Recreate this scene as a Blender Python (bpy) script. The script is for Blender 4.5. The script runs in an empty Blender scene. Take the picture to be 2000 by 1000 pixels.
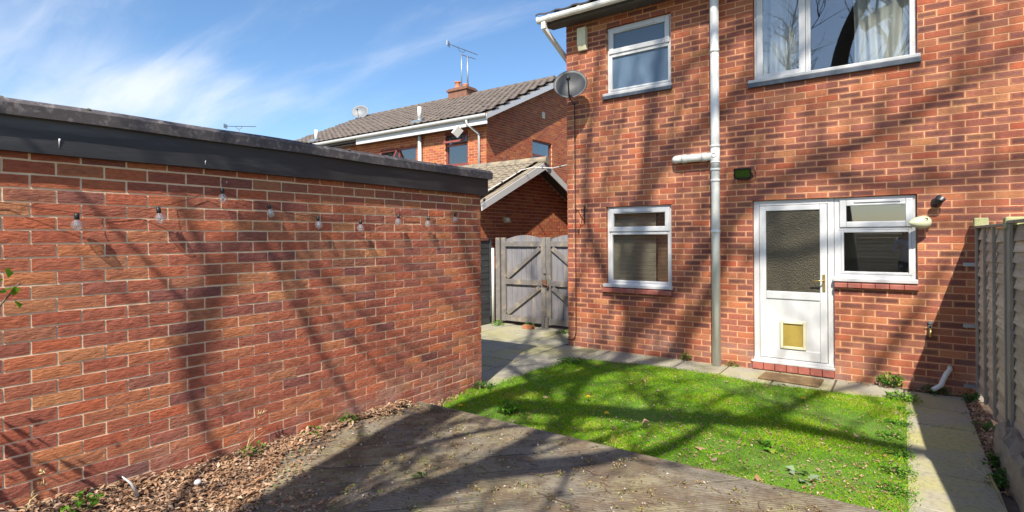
import bpy, bmesh, math, random
import numpy as np
from mathutils import Vector, Matrix
random.seed(7); RNG = np.random.default_rng(7)
SC = bpy.context.scene
COL = SC.collection
R = math.radians

# ------------------------------------------------------------------ camera
HC = 1.66                                    # eye height
YAW = math.atan2(1060, 1480)                 # turned left of the house wall's normal
FWD = Vector((-math.sin(YAW), math.cos(YAW), 0)); RIGHT = Vector((math.cos(YAW), math.sin(YAW), 0)); UP = Vector((0, 0, 1))
ROLL = R(0.4)
rx = RIGHT * math.cos(ROLL) - UP * math.sin(ROLL)
ry = RIGHT * math.sin(ROLL) + UP * math.cos(ROLL)
cam_d = bpy.data.cameras.new('camera'); cam = bpy.data.objects.new('camera', cam_d); COL.objects.link(cam)
cam.matrix_world = Matrix(((rx.x, ry.x, -FWD.x, 0), (rx.y, ry.y, -FWD.y, 0), (rx.z, ry.z, -FWD.z, HC), (0, 0, 0, 1)))
cam_d.sensor_width = 36; cam_d.lens = 36 * 1060 / 2000; cam_d.shift_y = -0.018
cam_d.clip_start = 0.05; cam_d.clip_end = 3000
SC.camera = cam

# ------------------------------------------------------------------ light
SUN_T = Vector((-0.80, 2.14, -2.4)).normalized()        # the way the sunlight travels
to_sun = -SUN_T
sun_el = math.asin(to_sun.z); sun_az = math.atan2(to_sun.x, to_sun.y)   # from +Y towards +X
sd = bpy.data.lights.new('sun', 'SUN'); sd.energy = 3.7; sd.angle = R(0.55); sd.color = (1, 0.93, 0.82)
so = bpy.data.objects.new('sun', sd); COL.objects.link(so)
so.rotation_euler = SUN_T.to_track_quat('-Z', 'Y').to_euler(); so.location = (3, -8, 12)

W = bpy.data.worlds.new('World'); SC.world = W; W.use_nodes = True
wn = W.node_tree.nodes; wl = W.node_tree.links; wn.clear()
def N(nt, t, **k):
    n = nt.nodes.new(t)
    for a, b in k.items():
        if a.startswith('i_'):
            key = a[2:]; key = int(key) if key.isdigit() else key.replace('_', ' ')
            n.inputs[key].default_value = b
        else: setattr(n, a, b)
    return n
def sky_world():
    nt = W.node_tree
    out = N(nt, 'ShaderNodeOutputWorld'); bg = N(nt, 'ShaderNodeBackground'); bg.inputs['Strength'].default_value = SKY_STRENGTH
    sky = N(nt, 'ShaderNodeTexSky'); sky.sky_type = 'NISHITA'; sky.sun_disc = False
    sky.sun_elevation = sun_el; sky.sun_rotation = sun_az; sky.altitude = 300; sky.air_density = 1.0; sky.dust_density = 1.0; sky.ozone_density = 2.5
    hsv = N(nt, 'ShaderNodeHueSaturation'); hsv.inputs['Saturation'].default_value = 1.14
    wl.new(sky.outputs[0], hsv.inputs['Color'])
    tc = N(nt, 'ShaderNodeTexCoord'); sep = N(nt, 'ShaderNodeSeparateXYZ'); wl.new(tc.outputs['Generated'], sep.inputs[0])
    def math_(op, a, b=None, c=None):
        m = N(nt, 'ShaderNodeMath', operation=op)
        for i, v in enumerate((a, b, c)):
            if v is None: continue
            if isinstance(v, (int, float)): m.inputs[i].default_value = v
            else: wl.new(v, m.inputs[i])
        return m.outputs[0]
    zz = math_('ADD', math_('MAXIMUM', sep.outputs[2], 0.0), 0.16)
    u = math_('DIVIDE', sep.outputs[0], zz); v = math_('DIVIDE', sep.outputs[1], zz)
    cb = N(nt, 'ShaderNodeCombineXYZ'); wl.new(u, cb.inputs[0]); wl.new(v, cb.inputs[1])
    mp = N(nt, 'ShaderNodeMapping'); mp.inputs['Rotation'].default_value = (0, 0, R(CLOUD_ROT)); mp.inputs['Scale'].default_value = (0.45, 1.5, 1); mp.inputs['Location'].default_value = CLOUD_LOC
    wl.new(cb.outputs[0], mp.inputs[0])
    warp = N(nt, 'ShaderNodeTexNoise'); warp.inputs['Scale'].default_value = 1.3; warp.inputs['Detail'].default_value = 4; wl.new(mp.outputs[0], warp.inputs['Vector'])
    add = N(nt, 'ShaderNodeVectorMath', operation='MULTIPLY_ADD'); wl.new(warp.outputs['Color'], add.inputs[0]); add.inputs[1].default_value = (0.7, 0.7, 0.7); wl.new(mp.outputs[0], add.inputs[2])
    n1 = N(nt, 'ShaderNodeTexNoise'); n1.inputs['Scale'].default_value = 1.15; n1.inputs['Detail'].default_value = 9; n1.inputs['Roughness'].default_value = 0.57; wl.new(add.outputs[0], n1.inputs['Vector'])
    n2 = N(nt, 'ShaderNodeTexNoise'); n2.inputs['Scale'].default_value = 0.5; n2.inputs['Detail'].default_value = 2
    mp2 = N(nt, 'ShaderNodeMapping'); mp2.inputs['Location'].default_value = CLOUD_LOC2; wl.new(cb.outputs[0], mp2.inputs[0]); wl.new(mp2.outputs[0], n2.inputs['Vector'])
    big = N(nt, 'ShaderNodeMapRange', interpolation_type='SMOOTHSTEP'); wl.new(n2.outputs['Fac'], big.inputs[0]); big.inputs[1].default_value = 0.38; big.inputs[2].default_value = 0.66
    # the broad cirrus bank low in the west, thinning out towards the houses
    bank = math_('MULTIPLY', gauss(nt, math_, sep, BANK[0], BANK[1], BANK[2], BANK[3]), BANK[4])
    cov = math_('ADD', math_('ADD', n1.outputs['Fac'], math_('MULTIPLY', math_('SUBTRACT', big.outputs[0], 0.5), 0.17)), bank)
    cl = N(nt, 'ShaderNodeMapRange', interpolation_type='SMOOTHSTEP'); wl.new(cov, cl.inputs[0]); cl.inputs[1].default_value = 0.45; cl.inputs[2].default_value = 0.9
    mix = N(nt, 'ShaderNodeMix', data_type='RGBA'); wl.new(math_('MULTIPLY', cl.outputs[0], 0.9), mix.inputs[0]); wl.new(hsv.outputs[0], mix.inputs[6]); mix.inputs[7].default_value = CLOUD_COL
    wl.new(mix.outputs[2], bg.inputs[0]); wl.new(bg.outputs[0], out.inputs[0])
def gauss(nt, math_, sep, az, el, saz, sel):
    """soft elliptical patch round a direction (degrees; azimuth from +Y towards -X)"""
    a = math_('ARCTAN2', math_('MULTIPLY', sep.outputs[0], -1.0), sep.outputs[1])
    e = math_('ARCSINE', sep.outputs[2])
    da = math_('DIVIDE', math_('SUBTRACT', a, R(az)), R(saz)); de = math_('DIVIDE', math_('SUBTRACT', e, R(el)), R(sel))
    s = math_('ADD', math_('MULTIPLY', da, da), math_('MULTIPLY', de, de))
    return math_('POWER', 2.718, math_('MULTIPLY', s, -1.0))
SKY_STRENGTH = 0.086
CLOUD_ROT = 35.0; CLOUD_LOC = (2.3, 0.4, 0); CLOUD_LOC2 = (1.7, 3.1, 0)
BANK = (75, 12.5, 19, 4.4, 0.28)
CLOUD_COL = (5.0, 5.3, 5.9, 1)
sky_world()
SC.view_settings.view_transform = 'Standard'; SC.view_settings.look = 'None'
SC.view_settings.exposure = 1.22; SC.view_settings.gamma = 1; SC.view_settings.use_curve_mapping = False
SC.render.engine = 'CYCLES'
SC.cycles.use_denoising = True; SC.cycles.max_bounces = 7; SC.cycles.transparent_max_bounces = 12

# ------------------------------------------------------------------ helpers
def wm(o):
    return (wm(o.parent) @ o.matrix_parent_inverse if o.parent else Matrix()) @ o.matrix_basis
def link(o, parent=None):
    COL.objects.link(o)
    if parent is not None: o.parent = parent; o.matrix_parent_inverse = wm(parent).inverted()
    return o
def empty(name, loc=(0, 0, 0), rotz=0, label=None, cat=None, group=None, kind=None, parent=None):
    o = bpy.data.objects.new(name, None); o.location = loc; o.rotation_euler = (0, 0, rotz); o.empty_display_size = 0.1
    link(o, parent); return tag(o, label, cat, group, kind)
def tag(o, label=None, cat=None, group=None, kind=None):
    if label: o['label'] = label
    if cat: o['category'] = cat
    if group: o['group'] = group
    if kind: o['kind'] = kind
    return o
class MB:
    """collects shapes and links them as one mesh object"""
    def __init__(s): s.v = []; s.f = []; s.sm = []
    def add(s, vs, fs, smooth=False):
        b = len(s.v); s.v += [tuple(p) for p in vs]; s.f += [tuple(i + b for i in f) for f in fs]; s.sm += [smooth] * len(fs); return s
    def box(s, x0, x1, y0, y1, z0, z1):
        return s.add([(x0, y0, z0), (x1, y0, z0), (x1, y1, z0), (x0, y1, z0), (x0, y0, z1), (x1, y0, z1), (x1, y1, z1), (x0, y1, z1)],
                     [(3, 2, 1, 0), (4, 5, 6, 7), (0, 1, 5, 4), (1, 2, 6, 5), (2, 3, 7, 6), (3, 0, 4, 7)])
    def obox(s, p0, p1, w, h, up=(0, 0, 1)):
        """bar from p0 to p1, width w sideways and h along up"""
        p0, p1, up = Vector(p0), Vector(p1), Vector(up); d = (p1 - p0).normalized(); sd = d.cross(up).normalized() * (w / 2); u = sd.normalized().cross(d) * (h / 2)
        vs = [p + a * sd + b * u for p in (p0, p1) for a, b in ((-1, -1), (1, -1), (1, 1), (-1, 1))]
        return s.add(vs, [(0, 1, 2, 3), (7, 6, 5, 4), (0, 4, 5, 1), (1, 5, 6, 2), (2, 6, 7, 3), (3, 7, 4, 0)])
    def tube(s, pts, r, n=8, cap=True, closed=False):
        pts = [Vector(p) for p in pts]; rs = r if isinstance(r, (list, tuple)) else [r] * len(pts)
        vs = []; ref = None
        for i, p in enumerate(pts):
            d = (pts[min(i + 1, len(pts) - 1)] - pts[max(i - 1, 0)]).normalized()
            if ref is None: ref = Vector((0, 0, 1)) if abs(d.z) < 0.9 else Vector((1, 0, 0))
            a = d.cross(ref).normalized(); b = a.cross(d).normalized(); ref = b
            for k in range(n):
                t = 2 * math.pi * k / n; vs.append(p + (a * math.cos(t) + b * math.sin(t)) * rs[i])
        fs = [(i * n + k, i * n + (k + 1) % n, (i + 1) * n + (k + 1) % n, (i + 1) * n + k) for i in range(len(pts) - 1) for k in range(n)]
        s.add(vs, fs, True)
        if cap:
            b = len(s.v) - len(vs)
            s.f += [tuple(b + k for k in range(n))[::-1], tuple(b + (len(pts) - 1) * n + k for k in range(n))]; s.sm += [False, False]
        return s
    def lathe(s, prof, o=(0, 0, 0), axis=(0, 0, 1), n=20, smooth=True):
        """prof = [(radius, height)] turned about axis"""
        ax = Vector(axis).normalized(); ref = Vector((1, 0, 0)) if abs(ax.x) < .9 else Vector((0, 1, 0)); a = ax.cross(ref).normalized(); b = ax.cross(a)
        vs = [Vector(o) + ax * h + (a * math.cos(2 * math.pi * k / n) + b * math.sin(2 * math.pi * k / n)) * r for r, h in prof for k in range(n)]
        return s.add(vs, [(i * n + k, i * n + (k + 1) % n, (i + 1) * n + (k + 1) % n, (i + 1) * n + k) for i in range(len(prof) - 1) for k in range(n)], smooth)
    def prism(s, poly, z0, z1):
        n = len(poly); vs = [(x, y, z0) for x, y in poly] + [(x, y, z1) for x, y in poly]
        return s.add(vs, [tuple(range(n))[::-1], tuple(range(n, 2 * n))] + [(i, (i + 1) % n, n + (i + 1) % n, n + i) for i in range(n)])
    def extrude(s, poly3, vec):
        """a flat polygon given in space, given thickness along vec"""
        n = len(poly3); v = Vector(vec); vs = [Vector(p) for p in poly3]; vs += [p + v for p in vs]
        return s.add(vs, [tuple(range(n))[::-1], tuple(range(n, 2 * n))] + [(i, (i + 1) % n, n + (i + 1) % n, n + i) for i in range(n)])
    def mesh(s, name):
        me = bpy.data.meshes.new(name); me.from_pydata(s.v, [], s.f); me.polygons.foreach_set('use_smooth', s.sm); me.update(); return me
    def build(s, name, mat, parent=None, bevel=0, loc=None, fix=True, **tags):
        me = s.mesh(name)
        if fix:
            bm = bmesh.new(); bm.from_mesh(me); bmesh.ops.recalc_face_normals(bm, faces=bm.faces); bm.to_mesh(me); bm.free()
        if mat: me.materials.append(mat)
        o = bpy.data.objects.new(name, me)
        if bevel:
            m = o.modifiers.new('bevel', 'BEVEL'); m.width = bevel; m.segments = 2; m.limit_method = 'ANGLE'; m.angle_limit = R(50)
        if loc: o.location = loc
        link(o, parent)
        return tag(o, tags.get('label'), tags.get('cat'), tags.get('group'), tags.get('kind'))
def np_mesh(name, V, F, mat, parent=None, rnd=None, uv=None, smooth=False, **tags):
    """one mesh from arrays: F is (n,k); rnd a value per vertex; uv per vertex"""
    me = bpy.data.meshes.new(name); V = np.asarray(V, np.float32); F = np.asarray(F, np.int32); k = F.shape[1]
    me.vertices.add(len(V)); me.vertices.foreach_set('co', V.ravel())
    me.loops.add(F.size); me.loops.foreach_set('vertex_index', F.ravel())
    me.polygons.add(len(F)); me.polygons.foreach_set('loop_start', np.arange(0, F.size, k, dtype=np.int32)); me.polygons.foreach_set('loop_total', np.full(len(F), k, np.int32))
    me.polygons.foreach_set('use_smooth', np.full(len(F), bool(smooth)))
    me.update(calc_edges=True)
    if rnd is not None: a = me.attributes.new('rnd', 'FLOAT', 'POINT'); a.data.foreach_set('value', np.asarray(rnd, np.float32))
    if uv is not None: l = me.uv_layers.new(name='UVMap'); l.data.foreach_set('uv', np.asarray(uv, np.float32)[F.ravel()].ravel())
    me.materials.append(mat); o = bpy.data.objects.new(name, me); link(o, parent)
    return tag(o, tags.get('label'), tags.get('cat'), tags.get('group'), tags.get('kind'))

# ------------------------------------------------------------------ materials
def newmat(name):
    m = bpy.data.materials.new(name); m.use_nodes = True; nt = m.node_tree; nt.nodes.clear()
    out = N(nt, 'ShaderNodeOutputMaterial'); p = N(nt, 'ShaderNodeBsdfPrincipled'); nt.links.new(p.outputs[0], out.inputs[0]); return m, nt, p
def lk(nt, a, b): nt.links.new(a, b)
def ramp(nt, fac, stops, interp='LINEAR'):
    r = N(nt, 'ShaderNodeValToRGB'); r.color_ramp.interpolation = interp; e = r.color_ramp.elements
    while len(e) < len(stops): e.new(0.5)
    for i, (pos, c) in enumerate(stops): e[i].position = pos; e[i].color = (*c[:3], 1)
    if fac is not None: lk(nt, fac, r.inputs[0])
    return r.outputs[0]
def mixc(nt, f, a, b, blend='MIX'):
    m = N(nt, 'ShaderNodeMix', data_type='RGBA', blend_type=blend)
    for v, i in ((f, 0), (a, 6), (b, 7)):
        if isinstance(v, (int, float)): m.inputs[i].default_value = v
        elif isinstance(v, tuple): m.inputs[i].default_value = (*v[:3], 1)
        else: lk(nt, v, m.inputs[i])
    return m.outputs[2]
def mth(nt, op, a, b=None, clamp=False):
    m = N(nt, 'ShaderNodeMath', operation=op, use_clamp=clamp)
    for i, v in enumerate((a, b)):
        if v is None: continue
        if isinstance(v, (int, float)): m.inputs[i].default_value = v
        else: lk(nt, v, m.inputs[i])
    return m.outputs[0]
def mrange(nt, v, a, b, c=0, d=1, smooth=True):
    m = N(nt, 'ShaderNodeMapRange', interpolation_type='SMOOTHSTEP' if smooth else 'LINEAR'); lk(nt, v, m.inputs[0])
    for i, x in enumerate((a, b, c, d)): m.inputs[i + 1].default_value = x
    return m.outputs[0]
def noise(nt, vec, scale, detail=4, rough=0.55, dim='3D'):
    n = N(nt, 'ShaderNodeTexNoise'); n.inputs['Scale'].default_value = scale; n.inputs['Detail'].default_value = detail; n.inputs['Roughness'].default_value = rough
    if vec is not None: lk(nt, vec, n.inputs['Vector'])
    return n.outputs['Fac']
def pos(nt, scale=(1, 1, 1), rot=(0, 0, 0)):
    g = N(nt, 'ShaderNodeNewGeometry'); m = N(nt, 'ShaderNodeMapping'); m.inputs['Scale'].default_value = scale; m.inputs['Rotation'].default_value = rot; lk(nt, g.outputs['Position'], m.inputs[0]); return m.outputs[0]
def bump(nt, p, h, strength, dist):
    b = N(nt, 'ShaderNodeBump'); b.inputs['Strength'].default_value = strength; b.inputs['Distance'].default_value = dist; lk(nt, h, b.inputs['Height']); lk(nt, b.outputs[0], p.inputs['Normal'])
def simple(name, col, rough=0.55, var=0.12, scale=6, bmp=0.0, bscale=80, metallic=0.0, dirt=None, dirt_amt=0.5, dscale=3, stretch=(1, 1, 1), rot=(0, 0, 0), spec=0.5):
    """base colour with broad mottling, optional dirt patches and fine relief"""
    m, nt, p = newmat(name); v = pos(nt, stretch, rot)
    n = noise(nt, v, scale, 5)
    c = mixc(nt, n, tuple(x * (1 - var * 1.6) for x in col), tuple(min(1, x * (1 + var * 1.6)) for x in col))
    if dirt:
        d = mrange(nt, noise(nt, v, dscale, 7, 0.65), 0.5, 0.72, 0, dirt_amt); c = mixc(nt, d, c, dirt)
    lk(nt, c, p.inputs['Base Color']); p.inputs['Roughness'].default_value = rough; p.inputs['Metallic'].default_value = metallic; p.inputs['Specular IOR Level'].default_value = spec
    if bmp: bump(nt, p, noise(nt, v, bscale, 4, 0.6), bmp, 0.004)
    return m
def rnd_source(nt, part):
    if part: return N(nt, 'ShaderNodeObjectInfo').outputs['Random']
    return N(nt, 'ShaderNodeAttribute', attribute_name='rnd').outputs['Fac']
def brick_mat(name, part, stops, centre, centre_amt, rustic, stretch, base_dirt=None):
    """fired clay: each brick its own colour, darker sanded middles, rustic drag marks"""
    m, nt, p = newmat(name); r = rnd_source(nt, part); r2 = mth(nt, 'FRACT', mth(nt, 'MULTIPLY', r, 37.7)); r3 = mth(nt, 'FRACT', mth(nt, 'MULTIPLY', r, 91.3))
    base = ramp(nt, r, stops)
    tc = N(nt, 'ShaderNodeUVMap', uv_map='UVMap'); sp = N(nt, 'ShaderNodeSeparateXYZ'); lk(nt, tc.outputs[0], sp.inputs[0])
    eu = mth(nt, 'MINIMUM', sp.outputs[0], mth(nt, 'SUBTRACT', 1.0, sp.outputs[0])); ev = mth(nt, 'MINIMUM', sp.outputs[1], mth(nt, 'SUBTRACT', 1.0, sp.outputs[1]))
    v = pos(nt, stretch); n1 = noise(nt, v, 55 if rustic < .6 else 42, 6, 0.68); n2 = noise(nt, v, 11, 4)
    edge = mth(nt, 'MINIMUM', mth(nt, 'MULTIPLY', eu, 3.2), ev); edge = mth(nt, 'ADD', edge, mth(nt, 'MULTIPLY', mth(nt, 'SUBTRACT', n1, 0.5), 0.28))
    inside = mrange(nt, edge, 0.02, 0.28)
    amt = mth(nt, 'MULTIPLY', inside, mth(nt, 'MULTIPLY', mrange(nt, r2, 0.12, 0.75), centre_amt))
    c = mixc(nt, amt, base, mixc(nt, r3, centre[0], centre[1]))
    c = mixc(nt, mrange(nt, n1, 0.35, 0.7, 0, 0.62 if rustic > .6 else .55), c, mixc(nt, 1.0, c, (0.5, 0.42, 0.45), 'MULTIPLY'))
    c = mixc(nt, mrange(nt, n2, 0.55, 0.75, 0, 0.45), c, mixc(nt, 1.0, c, (1.35, 1.25, 1.1), 'MULTIPLY'))
    if base_dirt:                                     # splashed, lime-bloomed lowest courses
        g = N(nt, 'ShaderNodeSeparateXYZ'); lk(nt, pos(nt), g.inputs[0])
        low = mth(nt, 'MULTIPLY', mrange(nt, g.outputs[2], 0.55, 0.02), mrange(nt, noise(nt, pos(nt), 3.0, 5), 0.4, 0.7)); c = mixc(nt, mth(nt, 'MULTIPLY', low, 0.55), c, base_dirt)
    run = mrange(nt, noise(nt, pos(nt, (7, 7, .35)), 1.0, 5, .6),   .5, .72, 0, .3 if rustic < .6 else .15); c = mixc(nt, run, c, mixc(nt, 1.0, c, (.55, .52, .52), 'MULTIPLY'))
    blotch = mrange(nt, noise(nt, pos(nt), 26, 2), 0.76, 0.8, 0, 0.5); c = mixc(nt, blotch, c, (0.6, 0.52, 0.46))
    lk(nt, c, p.inputs['Base Color']); p.inputs['Roughness'].default_value = 0.85; p.inputs['Specular IOR Level'].default_value = 0.25
    bump(nt, p, n1, rustic, 0.012 if rustic < .6 else 0.017)
    return m
G_STOPS = [(0, (.58, .185, .085)), (.18, (.44, .125, .07)), (.36, (.60, .23, .10)), (.5, (.36, .115, .08)), (.68, (.56, .16, .075)), (.84, (.27, .10, .085)), (1, (.62, .27, .115))]
G_CEN = ((.28, .10, .075), (.42, .16, .10))
H_STOPS = [(0, (.46, .165, .08)), (.25, (.40, .115, .06)), (.5, (.52, .20, .09)), (.7, (.43, .105, .052)), (.85, (.34, .125, .08)), (1, (.55, .24, .10))]
H_CEN = ((.14, .062, .052), (.31, .12, .09))
GB_PART = brick_mat('garage_brick_part', True, G_STOPS, G_CEN, 0.55, 0.9, (1, 0.55, 2.2), (.42, .33, .28))
GB_STUFF = brick_mat('garage_brick', False, G_STOPS, G_CEN, 0.55, 0.9, (1, 0.55, 2.2), (.42, .33, .28))
HB_PART = brick_mat('house_brick_part', True, H_STOPS, H_CEN, 0.95, 0.45, (0.6, 1, 1.8), (.36, .27, .22))
HB_STUFF = brick_mat('house_brick', False, H_STOPS, H_CEN, 0.95, 0.45, (0.6, 1, 1.8), (.36, .27, .22))
NB_STUFF = brick_mat('neighbour_brick', False, [(a, (c[0] * 1.1, c[1] * 1.05, c[2] * .95)) for a, c in H_STOPS], H_CEN, 0.5, 0.3, (1, 1, 1.6))
MORTAR_G = simple('garage_mortar', (.78, .60, .40), 0.95, 0.12, 14, 0.5, 300, dirt=(.58, .46, .33), dscale=2.0)
MORTAR_H = simple('house_mortar', (.64, .385, .225), 0.95, 0.12, 10, 0.4, 300, dirt=(.58, .38, .25), dscale=1.3)
WHITE = simple('white_upvc', (.56, .56, .56), 0.34, 0.03, 3, dirt=(.47, .47, .44), dirt_amt=.35, dscale=5)
WHITE_OLD = simple('weathered_white_paint', (.78, .76, .70), 0.5, 0.06, 3, dirt=(.45, .42, .33), dirt_amt=.7, dscale=6)
PIPE = simple('grey_white_pipe', (.78, .78, .74), 0.45, 0.06, 4, dirt=(.66, .65, .58), dirt_amt=.4, dscale=3)
PIPE_W = simple('white_pipe', (.66, .66, .62), 0.4, 0.05, 4)
GREYSILL = simple('grey_sill_paint', (.055, .07, .095), 0.5, 0.15, 8, dirt=(.2, .2, .2), dirt_amt=.5, dscale=20)
REDTILE = simple('red_quarry_tile', (.36, .11, .08), 0.55, 0.15, 12, .2, 200, dirt=(.5, .32, .26), dirt_amt=.4, dscale=15)
FASCIA_B = simple('black_painted_timber', (.026, .024, .025), 0.5, 0.35, 5, .35, 60, dirt=(.10, .095, .10), dirt_amt=.7, dscale=3.5, stretch=(1, .18, 1.6))
FELT = simple('mineral_roofing_felt', (.085, .074, .078), 0.85, 0.35, 9, 1.0, 260, dirt=(.26, .23, .22), dirt_amt=.9, dscale=22)
BLACKP = simple('black_plastic', (.015, .016, .018), 0.4, 0.1, 20)
DISH = simple('dark_grey_mesh_dish', (.042, .044, .047), 0.5, 0.2, 14)
DISH_L = simple('light_grey_dish', (.15, .165, .18), 0.5, 0.1, 10)
CREAM = simple('yellowed_plastic', (.66, .62, .42), 0.5, 0.06, 10)
PIRC = simple('olive_cream_plastic', (.50, .50, .33), 0.45, 0.05, 10)
BRASS = simple('brass', (.65, .47, .18), 0.3, 0.1, 20, metallic=.9)
METAL = simple('galvanised_metal', (.45, .47, .48), 0.4, 0.15, 20, metallic=.8)
RUST = simple('rusty_iron', (.17, .08, .045), 0.8, 0.3, 30, .4, 200)
TERRA = simple('terracotta', (.45, .18, .09), 0.8, 0.15, 12, .2, 90)
TILE_N = simple('roof_tile_part', (.13, .105, .09), 0.9, 0.3, 5, .5, 120, dirt=(.23, .19, .12), dirt_amt=.6, dscale=4)
TILE_M = simple('mossy_roof_tile', (.24, .20, .15), 0.95, 0.25, 4, .6, 120, dirt=(.33, .29, .17), dirt_amt=.7, dscale=4)
TILE_D = simple('dark_roof_tile', (.10, .085, .08), 0.9, 0.3, 6, .5, 120)
MAROON = simple('maroon_painted_wood', (.20, .055, .045), 0.5, 0.15, 6)
SOFFIT = simple('dark_soffit', (.10, .09, .085), 0.8, 0.1, 6)
ROOM = simple('room_plaster', (.62, .56, .46), 0.9, 0.08, 2)
ROOMF = simple('room_floor', (.22, .15, .09), 0.6, 0.15, 4)
CURTAIN = simple('white_curtain', (.72, .71, .68), 0.9, 0.04, 4)
GATEW = simple('weathered_grey_gate_wood', (.20, .195, .21), 0.85, 0.22, 7, .5, 60, dirt=(.36, .28, .18), dirt_amt=.5, dscale=3, stretch=(6, 6, .5))
GATEF = simple('brown_grey_gate_frame', (.17, .155, .145), 0.85, 0.25, 7, .5, 60, dirt=(.42, .34, .2), dirt_amt=.65, dscale=5)
DARKF = simple('dark_painted_fence', (.035, .038, .043), 0.6, 0.3, 6, .4, 60, dirt=(.12, .13, .14), dirt_amt=.5, dscale=6, stretch=(1, .4, 2))
FENCEW = simple('weathered_fence_slat', (.50, .40, .30), 0.9, 0.28, 8, .5, 90, dirt=(.25, .215, .19), dirt_amt=.6, dscale=4, stretch=(3, .5, 5))
def slat_mat():
    m, nt, p = newmat('weathered_slat_each'); r = rnd_source(nt, True); v = pos(nt, (3, .5, 6)); n = noise(nt, v, 8, 6, .65)
    c = mixc(nt, r, (.42, .33, .24), (.68, .56, .42)); c = mixc(nt, mrange(nt, n, .4, .7, 0, .6), c, (.30, .235, .175)); c = mixc(nt, mrange(nt, noise(nt, pos(nt), 5, 4), .58, .75, 0, .4), c, (.40, .40, .22))
    lk(nt, c, p.inputs['Base Color']); p.inputs['Roughness'].default_value = .9; bump(nt, p, n, .5, .006); return m
FENCEW = slat_mat()
FENCEP = simple('weathered_fence_post', (.33, .285, .235), 0.9, 0.25, 8, .5, 90, dirt=(.38, .36, .2), dirt_amt=.5, dscale=4, stretch=(6, 6, .6))
MOSSW = simple('mossy_pale_wood', (.36, .36, .17), 0.95, 0.3, 12, .6, 90, dirt=(.5, .46, .36), dirt_amt=.7, dscale=10)
PALEW = simple('pale_cut_wood', (.52, .39, .2), 0.8, 0.15, 10, .3, 90)
CONC = simple('pale_concrete', (.48, .46, .42), 0.9, 0.12, 10, .4, 150)
SOIL = simple('dark_soil', (.085, .06, .042), 0.95, 0.35, 18, .9, 120, dirt=(.2, .13, .08), dirt_amt=.7, dscale=22)
MAT = simple('brown_coir_mat', (.19, .115, .05), 0.95, 0.25, 40, .8, 400, dirt=(.33, .25, .13), dirt_amt=.6, dscale=9)
BARK = simple('tree_bark', (.06, .052, .045), 0.95, 0.3, 8, .8, 30)
TWIGM = simple('dry_twig', (.17, .11, .08), 0.9, 0.35, 40, .4, 200)
YELLOW = simple('dandelion_yellow', (.80, .56, .02), 0.7, 0.1, 60)
CABLE = simple('black_cable', (.012, .012, .012), 0.5, 0.1, 30)
WCABLE = simple('pale_cable', (.62, .60, .55), 0.6, 0.2, 30)
ENDDOOR = simple('brown_ribbed_door', (.33, .24, .17), 0.5, 0.08, 3)
TERRAIN = simple('far_ground', (.10, .11, .06), 0.95, 0.3, 0.4)
STONE = simple('weathered_edging', (.26, .22, .165), 0.95, 0.3, 9, 1.0, 50, dirt=(.12, .11, .08), dirt_amt=.7, dscale=6, stretch=(2.5, .8, 2.5), rot=(0, 0, R(25)))
SHIRT = simple('pale_blue_shirt', (.55, .57, .66), 0.9, 0.06, 10)
def slab_mat(name, part):
    m, nt, p = newmat(name); r = rnd_source(nt, part) if part else None; v = pos(nt)
    n = noise(nt, v, 2.2, 6, 0.6); n2 = noise(nt, v, 30, 5, 0.65)
    c = mixc(nt, n, (.24, .225, .18), (.47, .43, .31))
    c = mixc(nt, mrange(nt, noise(nt, v, 1.4, 5), .42, .62, 0, .8), c, (.40, .37, .14))
    c = mixc(nt, mrange(nt, n2, .45, .7, 0, .65), c, (.18, .165, .12))
    c = mixc(nt, mth(nt, 'MULTIPLY', r, 0.35), c, (.22, .215, .2))
    lk(nt, c, p.inputs['Base Color']); p.inputs['Roughness'].default_value = .9; bump(nt, p, n2, .35, .006); return m
SLAB = slab_mat('paving_slab', True)
def deck_mat():
    m, nt, p = newmat('weathered_decking'); r = rnd_source(nt, True)
    rot = (0, 0, R(-45)); v = pos(nt, (1, 1, 1), rot); st = pos(nt, (1.1, 26, 26), rot)
    sp = N(nt, 'ShaderNodeSeparateXYZ'); lk(nt, v, sp.inputs[0])
    wv = mth(nt, 'SINE', mth(nt, 'MULTIPLY', sp.outputs[1], 2 * math.pi / 0.0195))
    g = noise(nt, st, 3, 6, .7); big = noise(nt, v, 1.7, 5); fine = noise(nt, v, 45, 4)
    c = mixc(nt, g, (.10, .085, .065), (.36, .32, .245))
    c = mixc(nt, mrange(nt, big, .42, .7, 0, .75), c, (.32, .27, .13))
    c = mixc(nt, mrange(nt, fine, .5, .75, 0, .7), c, (.075, .06, .045))
    c = mixc(nt, mrange(nt, g, .62, .82, 0, .5), c, (.60, .54, .40))
    c = mixc(nt, mth(nt, 'MULTIPLY', r, .45), c, (.17, .14, .10)); c = mixc(nt, mrange(nt, noise(nt, v, 4.5, 6, .7), .42, .62, 0, .8), c, (.12, .08, .05)); c = mixc(nt, mrange(nt, noise(nt, v, 3.1, 6, .7), .58, .72, 0, .55), c, (.20, .21, .06))
    groove = mrange(nt, wv, -1, -.2, 1, 0); groove_dark = mth(nt, 'MULTIPLY', groove, mrange(nt, noise(nt, v, 6, 4), .3, .6, .1, .6)); c = mixc(nt, groove_dark, c, (.045, .037, .028))  # darker along the grooves, by uneven amounts
    lk(nt, c, p.inputs['Base Color']); p.inputs['Roughness'].default_value = .9
    h = mth(nt, 'ADD', mth(nt, 'MULTIPLY', mrange(nt, wv, -1, .2), 1.0), mth(nt, 'MULTIPLY', g, .5)); bump(nt, p, h, .5, .005); return m
DECK = deck_mat()
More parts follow.
